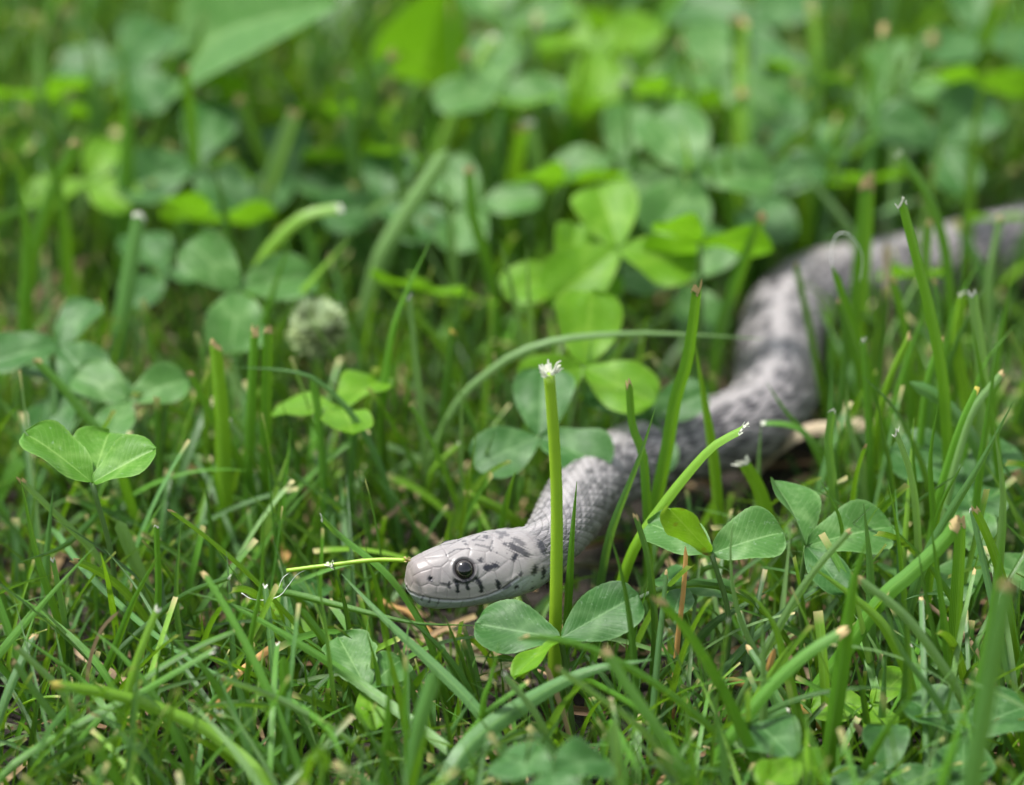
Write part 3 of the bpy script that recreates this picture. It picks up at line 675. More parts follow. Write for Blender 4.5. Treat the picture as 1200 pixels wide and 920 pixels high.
# ---- middle, around the tall stem
H([(895,397),(800,392),(737,391),(656,398),(602,416),(562,445),(541,464)], 9, 'pale', 'point', Y=7.2, label='pale blade arching horizontally over the clover in front of the snake bend')
H([(481,472),(501,506),(521,549),(537,595)], 7, 'green', 'tan', zb=1.2)
H([(541,435),(541,536),(543,608)], 6, 'pale', 'point')
H([(597,484),(575,522),(552,566)], 8, 'green', 'point')
H([(417,495),(411,569),(410,615)], 8, 'dark', 'white')
H([(505,280),(464,367),(450,435),(444,502),(450,590)], 12, 'green', 'point', Y=7)
H([(558,300),(545,340),(530,400)], 7, 'dark', 'point', Y=9)
H([(530,391),(521,468),(518,500)], 10, 'dark', 'yellow', Y=7.5)
H([(617,285),(624,384),(628,470)], 12, 'pale', 'point', Y=9)
H([(481,350),(491,452),(499,540)], 9, 'pale', 'white', Y=6.5)
H([(737,452),(741,499),(753,532),(757,575)], 10, 'green', 'tan', Y=2.8)
H([(768,478),(750,536),(724,603),(714,635)], 10, 'blue', 'point', Y=1.8)
H([(548,580),(575,592),(605,612)], 10, 'lime', 'tan', zb=1.3)
H([(538,520),(508,549),(500,580)], 7, 'lime', 'white')
H([(365,440),(372,480),(377,540),(380,610)], 9, 'green', 'round', zb=1.0)
H([(273,431),(310,432),(345,436),(367,443)], 8, 'blue', 'point', Y=at_z(380, 610, 1.0)[1], label='kinked blade end bent level beside the brown-topped stubs')
H([(296,391),(293,450),(290,535)], 14, 'green', 'tan', zb=2.2)
H([(314,390),(312,450),(310,525)], 12, 'green', 'tan', zb=2.3)
H([(249,405),(255,470),(258,535)], 21, 'lime', 'tan', zb=2.3)
H([(222,440),(249,495),(278,540)], 11, 'green', 'tan', zb=2.1)
H([(270,493),(303,535),(342,585)], 9, 'pale', 'white', zb=1.0)
H([(340,283),(317,350),(306,390)], 11, 'green', 'point', zb=2.8)
H([(410,278),(354,340),(335,368)], 13, 'lime', 'point', zb=2.8)
H([(395,243),(360,250),(335,268),(308,300),(290,345)], 14, 'lime', 'white', zb=2.4, label='bright arching blade with white tip behind the cut stubs')
H([(160,255),(150,310),(137,398)], 22, 'blue', 'white', zb=2.3)
H([(125,315),(118,400)], 10, 'green', 'point', zb=2.3)
H([(44,424),(75,455),(101,488),(122,510)], 10, 'green', 'tan', zb=2.4)
H([(152,372),(202,448),(220,480)], 10, 'pale', 'point', zb=1.2)
H([(25,565),(67,607),(110,650)], 9, 'pale', 'tan', zb=2.1)
H([(440,560),(470,590),(500,640)], 8, 'dark', 'point', zb=1)
H([(330,470),(345,530),(350,590)], 9, 'dark', 'point', zb=1)
H([(590,570),(600,610),(602,640)], 8, 'green', 'point', Y=5)
H([(560,480),(566,540),(570,590)], 8, 'dark', 'point')
H([(430,320),(470,350),(520,410)], 11, 'lime', 'point', zb=2.3)
H([(580,505),(560,560),(545,610)], 8, 'dark', 'point')
H([(240,560),(246,620),(250,690)], 9, 'dark', 'point', zb=.8)
H([(420,640),(440,680),(452,740)], 8, 'green', 'point', zb=.8)
# ---- background, out of focus
for a_ in [([(548,203),(552,253),(570,310)],13,'green','tan'), ([(525,175),(488,229),(450,290)],20,'pale','round'), ([(521,195),(530,296)],12,'pale','point'),
    ([(548,66),(560,118),(565,180)],16,'blue','tan'), ([(620,147),(627,180),(634,222)],18,'pale','white'), ([(676,20),(676,95)],20,'pale','round'), ([(145,60),(148,152),(145,240)],22,'green','point'),
    ([(345,135),(325,190),(308,240)],18,'pale','tan'), ([(88,170),(60,230),(38,300)],16,'green','tan'), ([(925,185),(960,222),(992,262)],11,'pale','point'),
    ([(893,258),(872,310),(852,365)],13,'green','tan'), ([(850,140),(852,200),(856,260)],12,'green','point'), ([(30,150),(70,220),(80,300)],16,'green','point'), ([(20,200),(30,280),(28,360)],18,'green','point'),
    ([(800,60),(780,130),(770,190)],14,'green','point'), ([(430,60),(440,140),(455,220)],16,'dark','point'), ([(600,60),(585,130),(575,200)],16,'blue','point'), ([(1110,130),(1100,190),(1085,250)],10,'pale','point'),
    ([(1160,60),(1145,150),(1140,230)],16,'dark','point'), ([(960,60),(950,130),(955,200)],14,'blue','point'), ([(250,190),(262,250),(270,330)],14,'dark','point'), ([(470,110),(465,190),(480,270)],14,'dark','point'),
    ([(730,90),(735,160),(742,230)],14,'blue','point'), ([(100,40),(112,120),(118,190)],18,'blue','point'), ([(50,30),(45,110),(60,180)],18,'pale','point'), ([(390,80),(410,150),(420,230)],14,'blue','point'), ([(585,280),(600,340),(612,400)],11,'pale','point'),
    ([(740,20),(720,80),(715,140)],20,'lime','point'), ([(1040,30),(1050,100),(1045,170)],16,'pale','point')]:
    H(a_[0], a_[1], a_[2], a_[3], zb=2.9)
H([(880,172),(890,220),(898,262)], 22, 'pale', 'white', Y=19)
# ---- dry straws
ST = lambda pts, w_, c='straw', **k: H(pts, w_, c, 'round', name='dry_straw', **k)
ST([(326,752),(300,772),(274,794)], 7, 'orange', z=(2.0, 1.5), label='rusty dry blade end pointing up over the lower lawn')
ST([(140,716),(118,741),(104,785),(104,836)], 5, 'straw', zb=.8, label='thin curled tan straw standing among the lower green blades')
ST([(908,760),(900,785),(888,820)], 7, 'orange', Y=-2.5, label='rusty orange straw end beside the broad green blade, above the dusty clover leaflet')
ST([(999,846),(1029,880),(1060,905)], 7, 'straw', zb=.6)
ST([(803,640),(800,690),(794,742)], 7, 'orange', Y=-.6, label='upright rusty orange straw under the spotted clover leaflet')
ST([(107,303),(80,318),(52,340)], 11, 'straw', z=(1.8, 1.4))
ST([(92,335),(65,364)], 11, 'straw', z=(1.6, 1.2))
ST([(353,545),(358,575),(362,606)], 9, 'straw', zb=.6)
ST([(1039,282),(1041,330),(1040,372)], 9, 'paleStraw', Y=11)
ST([(1024,494),(985,499),(946,503)], 15, 'paleStraw', z=(1.3, 1.2), label='thick bleached straw lying beside the lower edge of the snake bend')
ST([(478,586),(450,612),(425,642)], 7, 'straw', z=(1.4, .6))
ST([(440,590),(465,605),(500,625)], 7, 'straw', z=(1.0, .6))
ST([(70,735),(95,765),(150,800)], 10, 'straw', z=(.7, .4))
ST([(150,850),(165,850),(152,890)], 7, 'orange', z=(1.4, .4))
ST([(440,702),(460,712),(480,720)], 7, 'orange', z=(.6, .5))
ST([(640,780),(665,850),(668,880)], 6, 'straw', zb=.3)
ST([(850,795),(880,805),(930,825)], 8, 'orange', z=(.9, .6))
ST([(1075,700),(1100,720),(1130,745)], 7, 'straw', z=(2.0, 1.5))
ST([(860,760),(830,800)], 8, 'straw', z=(.7, .4)); ST([(300,600),(330,640)], 9, 'orange', z=(.5, .4)); ST([(210,840),(240,880)], 8, 'straw', z=(.6, .4))
# ---- tubes
def tube(name, pts, r, mat, n=24, k=8, taper=1.0, parent=None, origin=None, bump=0.0):
    path = catmull(pts, n); T_ = unit(np.gradient(path, axis=0)); ref = np.array([.3, -.9, .25]); S1 = unit(np.cross(T_, ref)); S2 = np.cross(T_, S1)
    ph = np.arange(k) / k * 2 * np.pi; rr = r * np.linspace(1, taper, n)[:, None] * (1 + bump * rng.normal(0, 1, (n, k)))
    V = path[:, None] + (S1[:, None] * np.cos(ph)[None, :, None] + S2[:, None] * np.sin(ph)[None, :, None]) * rr[..., None]
    V = np.vstack([V.reshape(-1, 3), path[0], path[-1]]); org = path[0] if origin is None else origin
    tr = np.array([[n * k, (j + 1) % k, j] for j in range(k)] + [[n * k + 1, (n - 1) * k + j, (n - 1) * k + (j + 1) % k] for j in range(k)])
    o = bpy.data.objects.new(name, mesh_mixed(name, V - org, grid_faces(n, k, True), tr, np.full((len(V), 3), .5), mat))
    if parent is None: o.location = Vector(org * CM)
    return link(o, parent)
# the tall cut flower stem
YS = -.55
pts = [at_y(651, 730, YS), at_y(652.5, 600, YS), at_y(649.5, 520, YS), at_y(643.5, 438, YS)]
root = pts[0].copy(); root[2] = -.3; root[0] -= .05
st = empty('cut_flower_stem', root); tag(st, "tall thick yellow-green cut stem standing in front of the snake's neck", 'plant stem')
tube('stalk', [root, (root + pts[0]) / 2] + pts, .128, M['stem'], 40, 12, .8, st, root, .012)
top = pts[-1]; TV = []; TF = []
for q in range(26):
    an = random.uniform(0, 6.28); d = unit(np.array([math.cos(an) * 1.1, math.sin(an) * .9, random.uniform(-.1, .9)])); l = random.uniform(.08, .2); t_ = unit(np.cross(d, rng.normal(0, 1, 3))) * .025
    b0 = top + np.array([math.cos(an), math.sin(an), 0]) * .06; mid = b0 + d * l * .6; k = len(TV)
    TV += [b0 - t_, b0 + t_, mid + t_, mid - t_, mid + d * l * .5 + [0, 0, .05] + t_ * .5, mid + d * l * .5 + [0, 0, .05] - t_ * .5]; TF += [[k, k + 1, k + 2, k + 3], [k + 3, k + 2, k + 4, k + 5]]
link(bpy.data.objects.new('frayed_tip', mesh_np('frayed_tip', np.array(TV) - root, TF, mat=M['white'])), st)
k0 = top + np.array([.04, 0, 0]); fl = [k0, k0 + [.06, 0, .08], k0 + [.10, 0, .2], k0 + [.17, 0, .25]]
tube('torn_flap', fl, .035, M['white'], 10, 6, .4, st, root)
# thin yellow stem at the snout, with its bud, and the two curled white fibres
pts = [at_y(x, y, Y) for x, y, Y in ((336, 669, -.5), (365, 665, -.5), (390, 662, -.55), (430, 657, -.6), (458, 656, -.65), (476, 657, -.7))]
ts = empty('thin_stem', pts[0]); tag(ts, "thin yellow-green stem lying level with its end at the snake's snout", 'plant stem')
tube('stalk', pts, .042, M['stem'], 30, 8, 1, ts, pts[0], .03)
bd = at_y(387, 663, -.58)
TV = []; TF = []
for q in range(16):
    d = unit(rng.normal(0, 1, 3)); l = random.uniform(.05, .12); t_ = unit(np.cross(d, rng.normal(0, 1, 3))) * .03; k = len(TV); TV += [bd - t_, bd + t_, bd + d * l + t_, bd + d * l - t_]; TF.append([k, k + 1, k + 2, k + 3])
link(bpy.data.objects.new('dry_bud', mesh_np('dry_bud', np.array(TV) - pts[0], TF, mat=M['white'])), ts)
e_ = pts[-1]; TV = []; TF = []
for q in range(14):
    d = unit(rng.normal(0, 1, 3)); l = random.uniform(.05, .1); t_ = unit(np.cross(d, rng.normal(0, 1, 3))) * .025; k = len(TV); TV += [e_ - t_, e_ + t_, e_ + d * l + t_, e_ + d * l - t_]; TF.append([k, k + 1, k + 2, k + 3])
link(bpy.data.objects.new('torn_end', mesh_np('torn_end', np.array(TV) - pts[0], TF, mat=M['tan'])), ts)
# a leaning blade carries the thin stem
H([(388,655),(402,700),(412,760),(420,820)], 7, 'dark', 'point', Y=-.45)
fb = tube('fibre', [at_y(x, y, -.5) for x, y in ((283, 695), (295, 702), (312, 703), (328, 698), (338, 686), (350, 672), (372, 664), (388, 662))], .008, M['fibre'], 40, 6, .6); tag(fb, 'fine white curled fibre hanging from the thin stem beside the snout', 'fibre')
fb = tube('fibre', [at_y(x, y, -.5) for x, y in ((327, 688), (331, 678), (338, 672), (345, 668))], .006, M['fibre'], 20, 6, .6); tag(fb, 'short white fibre hooked under the end of the thin stem', 'fibre')
fb = tube('fibre', [at_y(x, y, 7) for x, y in ((975, 313), (974, 292), (981, 275), (993, 274), (1004, 285), (1011, 303), (1008, 330))], .007, M['fibre'], 40, 6, .6); tag(fb, "fine white fibre looping above a blade beside the snake's rear body", 'fibre')

# ================================================================== clover
NU, NV = 17, 26
tU = np.linspace(-1, 1, NU)[None, :]; sV = np.linspace(0.0, 1, NV)[:, None]
fV = (np.clip(sV, 0, 1)**.62) * np.sqrt(np.clip(1 - sV**3.6, 0, 1)) * 1.16
FL = grid_faces(NV, NU)
UVL = np.stack([np.broadcast_to((tU + 1) / 2, (NV, NU)), np.broadcast_to(sV, (NV, NU))], -1).reshape(-1, 2)
def leaflet_local(L, W, fold=.25, curl=.15, cup=0.0, notch=.07, seed=0, rag=0.0):
    """leaflet in its own frame: x across, y along, z up"""
    r = np.random.default_rng(seed)
    ser = 1 + .012 * np.sin(sV * 90) * (np.abs(tU) > .9) + rag * .06 * np.sin(sV * 23 + seed) * (np.abs(tU) > .7)
    x = tU * W / 2 * fV * ser * (1 + .06 * np.sign(tU) * r.normal())
    y = L * sV * (1 - notch * sV**6 * np.exp(-(tU / .3)**2)) + 0 * tU
    z = fold * np.abs(x) - curl * L * sV**2.2 + cup * (x / W * 2)**2 * W * .5 + .032 * L * np.sin(y / L * 9 + r.uniform(0, 6)) * tU**2 * np.sign(tU) * 1.2 + .012 * L * np.sin(6 * tU + r.uniform(0, 6)) * sV
    z = z + 0.0013 * L * np.sin((sV - .35 * np.abs(tU)) * 62) * np.abs(tU)**.5 * (np.abs(tU) < .97)
    return np.stack([x, y, z], -1).reshape(-1, 3)
def place(Vl, base_, ydir, nrm):
    y = unit(ydir); x = unit(np.cross(y, nrm)); z = np.cross(x, y); return base_ + Vl @ np.stack([x, y, z])
def make_leaflet(base_, tip_, nrm, W, root, parent, mat='clover', label=None, **k):
    L = np.linalg.norm(tip_ - base_); V = place(leaflet_local(L, W, seed=random.randrange(9999), **k), base_, tip_ - base_, np.asarray(nrm, float))
    o = bpy.data.objects.new('leaflet', mesh_np('leaflet', V - root, FL, UVL, None, M[mat])); link(o, parent)
    if label: o['label'] = label
    return o
def petiole(c, root, parent, r=.06):
    m = (c + root) / 2 + np.array([random.uniform(-.3, .3), random.uniform(-.1, .3), .2]); tube('stalk', [root, m, c], r, M['petiole'], 16, 7, .8, parent, root)
def hero_clover(c, leafs, label, root=None):
    """c: (px,py,Y) where the leaflets meet; leafs: (tip px, tip py, dY, width cm, normal, material, kwargs)"""
    C = at_y(c[0], c[1], c[2])
    if root is None: root = np.array([C[0] + random.uniform(-.3, .3), C[1] + random.uniform(0, .4), -.2])
    o = empty('clover_leaf', root); tag(o, label, 'clover')
    petiole(C, root, o)
    for tx, ty, dY, W, n, mat, k in leafs:
        make_leaflet(C, at_y(tx, ty, c[2] + dY), n, W, root, o, mat, **k)
    return o
hero_clover((657, 748, -1.55), [(557, 731, .45, 1.45, (-.05, -.55, 1), 'clover', dict(fold=.12, curl=-.02)), (748, 694, .55, 1.42, (.1, -.6, 1), 'clover', dict(fold=.14, curl=.05)), (601, 786, -1.0, .62, (-.25, -.1, 1), 'cloverb', dict(fold=.3, curl=.12))],
            "paired blue-green clover leaflets directly under the snake's chin and the tall stem")
hero_clover((834, 649, -.3), [(758, 606, 1.0, 1.3, (-.1, -.35, 1), 'cloverg', dict(fold=.15, curl=.1)), (918, 618, .35, 1.4, (.15, -.55, 1), 'cloverg', dict(fold=.25, curl=.12)), (782, 594, -.3, .8, (-.55, -.75, .5), 'cloversp', dict(fold=.15, curl=.0, rag=.6))],
            'clover leaf with one folded yellow leaflet spotted brown, in front of the snake')
hero_clover((108, 566, 1.0), [(33, 500, .5, 1.5, (.55, -.35, 1), 'cloverm', dict(fold=.3, curl=.1)), (128, 498, 1.5, 1.5, (0, -.5, 1), 'cloverm', dict(fold=.2, curl=.1)), (182, 522, .3, 1.3, (-.55, -.5, 1), 'cloverm', dict(fold=.3, curl=.05))],
            'bright cupped clover leaf with three upturned leaflets standing alone over the grass')
hero_clover((945, 640, .8), [(918, 553, 1.2, 1.3, (.7, -.4, .8), 'cloverg', dict(fold=.5, curl=.2)), (1048, 610, .6, 1.5, (-.1, -.6, 1), 'cloverg', dict(fold=.2, curl=.1)), (990, 690, -1.0, 1.0, (.1, -.5, 1), 'clover', dict(fold=.2, curl=.1))],
            'grey-green clover leaf with a folded wavy leaflet right of the spotted one')
hero_clover((430, 808, -2.6), [(395, 742, 1.2, 1.2, (-.1, -.3, 1), 'cloverg', dict(fold=.15, curl=.05, rag=1)), (474, 765, .9, .95, (.2, -.4, 1), 'cloverg', dict(fold=.1, rag=1)), (440, 845, -1.0, .8, (0, -.4, 1), 'cloverb', dict(fold=.3, curl=.2))],
            'pale chewed clover leaf low in the grass below the snout')
hero_clover((330, 722, 1.5), [(375, 668, 1.4, 1.1, (.1, -.4, 1), 'clover', dict(fold=.2)), (298, 690, 1.2, 1.1, (-.2, -.4, 1), 'cloverb', dict(fold=.25)), (352, 750, -.8, .9, (0, -.3, 1), 'cloverb', dict(fold=.3, curl=.2))],
            'clover leaf behind the curled white fibre, one leaflet yellowish')
hero_clover((930, 890, -5.5), [(885, 838, 1.2, 1.35, (-.1, -.5, 1), 'clover', dict(fold=.1)), (975, 905, .1, 1.0, (.3, -.3, 1), 'cloverb', dict(fold=.3)), (900, 915, -1, 1.0, (0, -.3, 1), 'cloverb', dict(fold=.3))],
            'dusty round clover leaflet low among blades beside the cut tan-tipped blade')
hero_clover((800, 688, .5), [(866, 690, .3, .8, (.1, -.25, 1), 'cloverg', dict(fold=.1, curl=.08)), (770, 668, 1, .9, (-.3, -.3, 1), 'clover', dict(fold=.3)), (790, 715, -.8, .8, (0, -.3, 1), 'clover', dict(fold=.3))],
            'narrow edge-on clover leaf below the spotted yellow leaflet')
hero_clover((648, 905, -8), [(580, 878, 1.0, 1.2, (-.1, -.5, 1), 'clover', dict(fold=.15)), (715, 880, 1.0, 1.2, (.1, -.5, 1), 'clover', dict(fold=.15)), (650, 940, -.8, 1.2, (0, -.5, 1), 'clover', dict(fold=.15))],
            'clover leaf with two spread leaflets low below the broad folded grey blade')
def clover(x, y, z, size, yaw, tilt=(0, -.25), mat='clover', label=None, group=None, W=None, fold=.22, curl=.12):
    C = at_z(x, y, z) if W is None else np.asarray(W, float)
    root = np.array([C[0] + random.uniform(-.7, .7), C[1] + random.uniform(-.4, .8), -.2]); n = unit(np.array([tilt[0], tilt[1], 1.0]))
    o = empty('clover_leaf', root); tag(o, label, 'clover', group)
    petiole(C, root, o)
    ex = unit(np.cross([0, 1, 0], n)); ey = np.cross(n, ex)
    for q in range(3):
        an = R(yaw + 120 * q + random.uniform(-10, 10)); d = ex * math.cos(an) + ey * math.sin(an) + n * random.uniform(-.05, .3)
        sz = size * random.uniform(.88, 1.08)
        make_leaflet(C, C + unit(d) * sz, n + d * -.1 + rng.normal(0, .12, 3), sz * random.uniform(.85, 1.08), root, o, mat, fold=fold * random.uniform(.4, 1.6), curl=curl * random.uniform(.2, 1.6), notch=random.uniform(.02, .09))
    return o
BGL = 'clover leaf in the blurred lawn behind the snake'
tagged = [  # x, y, z, size, yaw, tilt, mat, label
 (1130, 565, 2.2, 1.5, 40, (-.1, -.4), 'clover', "round clover leaf at the foot of blades beside the snake's rear body"),
 (1155, 660, 1.8, 1.3, 100, (.1, -.5), 'cloverg', 'clover leaf between the tan-tipped wide stub and the large blurred blade'),
 (1130, 862, 1.5, 1.4, 20, (0, -.5), 'clover', 'clover leaf under the large blurred grey blade'),
 (1022, 828, 1.0, 1.1, 60, (0, -.4), 'cloverb', 'low shaded clover leaf beneath the slanting wide blades'),
 (1040, 905, 1.2, 1.1, 90, (0, -.4), 'clover', 'small clover leaf beside the tan straw on the lower lawn'),
 (400, 478, 3.0, 1.4, 170, (-.1, -.1), 'cloverb', 'flat bright clover leaf beside the kinked blade and stubs'),
 (632, 512, 2.6, 1.55, 200, (0, -.6), 'clover', "large round clover leaf behind the tall stem, above the snake's neck"),
 (684, 430, 3.2, 1.6, 85, (.1, -.9), 'cloverb', 'upturned green clover leaf right behind the tall stem'),
 (760, 490, 2.2, 1.4, 30, (0, -.5), 'clover', "clover leaf resting behind the snake's forebody"),
 (280, 340, 3.4, 1.7, 150, (.2, -.7), 'cloverg', 'large grey clover leaf behind the brown-topped stubs'),
 (70, 405, 3.2, 1.4, 70, (0, -.5), 'clover', 'clover leaf above the cupped bright leaf, beside the brown-tipped blade'),
 (150, 470, 2.6, 1.3, 20, (0, -.4), 'cloverg', 'grey clover leaf between the cupped leaf and the wide yellow stub'),
 (80, 460, 2.4, 1.3, 250, (0, -.4), 'clover', 'shaded clover leaf directly behind the cupped bright leaf'),
 (725, 290, 3.8, 1.8, 100, (0, -.7), 'cloverb', 'large bright clover leaf facing outward behind the arching pale blade'),
 (820, 285, 4.2, 1.5, 350, (.2, .3), 'cloverb', 'yellow-green clover leaf seen from its underside left of the snake bend'),
 (665, 320, 3.2, 1.4, 200, (0, -.5), 'cloverb', None), (800, 330, 2.6, 1.5, 60, (.3, -.7), 'cloverg', None), (815, 205, 4.0, 1.9, 120, (0, -.7), 'cloverg', None), (900, 225, 3.0, 1.6, 30, (0, -.5), 'clover', None),
 (230, 190, 3.6, 1.9, 200, (0, -.6), 'clover', None), (280, 120, 4.0, 1.5, 10, (0, .3), 'cloverb', None), (400, 130, 3.8, 1.3, 80, (0, .2), 'cloverb', None), (620, 125, 4.0, 1.7, 20, (0, .2), 'cloverb', None), (585, 105, 4.4, 1.6, 100, (0, -.3), 'cloverg', None),
 (510, 345, 3.0, 1.5, 30, (.2, .2), 'cloverb', None), (725, 190, 3.6, 1.6, 70, (0, -.6), 'cloverg', None), (660, 215, 3.6, 1.5, 10, (0, .25), 'cloverb', None), (970, 95, 4.0, 1.6, 140, (.2, .2), 'cloverb', None),
 (1060, 100, 4.0, 1.6, 330, (-.2, -.3), 'cloverg', None), (1100, 170, 3.5, 1.7, 45, (0, -.6), 'clover', None), (840, 90, 4.0, 1.8, 200, (0, -.5), 'cloverg', None), (770, 110, 4.2, 1.6, 20, (0, .2), 'cloverb', None), (930, 150, 3.4, 1.6, 90, (0, -.3), 'clover', None),
 (1130, 100, 4.2, 1.5, 10, (0, .3), 'cloverb', None), (1010, 215, 3.0, 1.2, 10, (0, .2), 'cloverb', None), (240, 260, 3.0, 1.5, 130, (0, .2), 'cloverb', None), (60, 120, 4.0, 1.7, 60, (0, .2), 'cloverb', None), (450, 240, 3.0, 1.5, 200, (0, -.6), 'clover', None),
 (1075, 322, 2.6, .85, 180, (.1, .2), 'cloverb', "yellow-green clover leaf lying against the snake's rear body"), (1168, 258, 2.8, .7, 20, (0, .2), 'cloverb', "small yellow-green clover leaf at the top of the snake's rear body"),
 (150, 80, 4.2, 1.8, 300, (0, -.4), 'clover', None), (700, 60, 4.2, 1.9, 150, (0, -.4), 'cloverb', None), (880, 30, 4.5, 1.9, 30, (0, -.4), 'clover', None), (1150, 40, 4.5, 1.9, 100, (0, -.4), 'clover', None), (600, 30, 4.4, 1.8, 10, (0, -.5), 'cloverg', None),
 (345, 210, 3.0, 1.6, 100, (0, -.5), 'clover', None), (560, 240, 3.0, 1.5, 10, (0, -.5), 'cloverg', None), (105, 215, 3.2, 1.5, 200, (0, -.4), 'cloverb', None), (430, 190, 3.4, 1.4, 300, (0, .2), 'cloverb', None)]
BLM = [((285, 60), 'the broad plantain leaf'), ((515, 40), 'the upright yellow-green leaf'), ((625, 175), 'the stubby pale blade'), ((892, 210), 'the tall white-tipped pale blade'), ((1080, 290), "the snake's rear body"), ((355, 265), 'the arching bright blade'),
       ((150, 310), 'the broad bluish blade'), ((555, 110), 'the tall tan-tipped blade'), ((725, 290), 'the large outward-facing clover leaf'), ((870, 310), 'the tan-tipped blade by the snake bend'), ((148, 140), 'the broad upright green blade'), ((60, 230), 'the leaning tan-tipped blades'), ((490, 230), 'the thick slanting pale blade'), ((372, 385), 'the white clover flower')]
def clover_label(x, y, sz, tl, mt):
    d, nm = min((math.hypot(x - a1, y - b1), n1) for (a1, b1), n1 in BLM)
    w_ = 'small' if sz < 1.35 else 'large' if sz > 1.6 else 'medium'
    ps = 'turned underside out' if tl[1] > .1 else 'tipped forward' if tl[1] < -.35 else 'lying flat'
    return f"{w_} {dict(clover='blue-green', cloverb='yellow-green', cloverg='grey-green')[mt]} clover leaf {ps} " + ('near ' + nm if d < 130 else 'in the blurred lawn beyond')
for (x, y, z, sz, yaw, tl, mt, lb) in tagged:
    lb = lb or clover_label(x, y, sz, tl, mt)
    if tl[1] > 0: tl = (tl[0], tl[1] * 3.2)
    clover(x, y, z, sz, yaw, tl, mt, lb, 'clover leaves in the lawn')
def covered(Wp):
    x, y, d = proj(Wp); return x, y, d
placed = []
tries = 0
while len(placed) < 18 and tries < 4000:                    # the rest of the patch, mostly behind the snake
    tries += 1
    X = random.uniform(-24, 26); Yq = random.uniform(9, 62); z = random.uniform(1.2, 3.2)
    Wp = np.array([X, Yq, z])
    if not clear_of_snake(Wp, 1.5): continue
    x, y, d = proj(Wp)
    if 830 < x < 1200 and 230 < y < 560 and Yq < 17: continue
    if any(np.linalg.norm(Wp - q) < 2.0 for q in placed): continue
    placed.append(Wp)
    mt = random.choice(['clover', 'clover', 'cloverb', 'cloverb', 'cloverg'])
    sz = random.uniform(1.2, 2.1); tl = (random.uniform(-.4, .4), random.choice((random.uniform(-.8, -.1), random.uniform(.6, 1.1))))
    clover(0, 0, 0, sz, random.uniform(0, 360), tl, mt, clover_label(x, y, sz, tl, mt), 'clover leaves in the lawn', W=Wp)
# broad plantain leaf behind, out of focus
def long_leaf(b0, t0, n, W, mat, label, name='plantain_leaf'):
    L = np.linalg.norm(t0 - b0); root = np.array([b0[0], b0[1], -.2]); s = sV; prof = np.sin(np.pi * np.clip(s * .93 + .07, 0, 1))**.8
    x = tU * W / 2 * prof; y = L * s + 0 * tU; z = .25 * np.abs(x) + .12 * L * np.sin(np.pi * s)
    V = place(np.stack([x, y + 0 * x, z + 0 * x], -1).reshape(-1, 3), b0, t0 - b0, np.asarray(n, float))
    o = empty(name, root); tag(o, label, 'leaf'); tube('stalk', [root, (root + b0) / 2 + [0, .1, 0], b0], .13, M['petiole'], 14, 8, .9, o, root)
    link(bpy.data.objects.new('leaf_blade', mesh_np('leaf_blade', V - root, FL, UVL, None, M[mat])), o)
long_leaf(at_z(200, 115, 3.0), at_z(398, 5, 7.2), (-.5, -.6, .7), 2.6, 'cloverg', 'broad pale plantain leaf rising out of focus far behind the snake')
long_leaf(at_z(205, 80, 3.0), at_z(330, -5, 6.5), (.2, -.8, .7), 2.2, 'cloverg', 'second pale plantain leaf overlapped by the broad one')
long_leaf(at_z(500, 100, 2.5), at_z(530, -25, 6.5), (0, -.8, .5), 2.4, 'cloverb', 'wide yellow-green leaf standing upright far behind the snake')
# white clover flower
fc = at_z(372, 385, 2.9); root = np.array([fc[0] + .2, fc[1], -.2])
fo = empty('clover_flower', root); tag(fo, 'fading white clover flower head behind the brown-topped stubs', 'flower')
tube('stalk', [root, (root + fc) / 2 + [.1, .1, 0], fc], .07, M['petiole'], 14, 7, .9, fo, root)
TVs = [[], []]; TFs = [[], []]
for q in range(170):
    i = q + .5; th = math.acos(1 - 2 * i / 170); an = math.pi * (1 + 5**.5) * i; d = np.array([math.cos(an) * math.sin(th), math.sin(an) * math.sin(th), math.cos(th)])
    gr = 0 if d[2] > -.1 and random.random() > .25 else 1
    l = random.uniform(.45, .62); d2_ = unit(d + [0, 0, .35]); t_ = unit(np.cross(d2_, [0.2, .1, 1])) * .11; nn = np.cross(d2_, t_) * .6
    k = len(TVs[gr]); b0 = fc + d * .12; TVs[gr] += [b0, b0 + d2_ * l * .6 + t_, b0 + d2_ * l, b0 + d2_ * l * .6 - t_, b0 + d2_ * l * .55 + nn]; TFs[gr] += [[k, k + 1, k + 2, k + 4], [k, k + 4, k + 2, k + 3]]
link(bpy.data.objects.new('petals', mesh_np('petals', np.array(TVs[0]) - root, TFs[0], mat=M['petal'])), fo)
link(bpy.data.objects.new('faded_florets', mesh_np('faded_florets', np.array(TVs[1]) - root, TFs[1], mat=M['floret'])), fo)

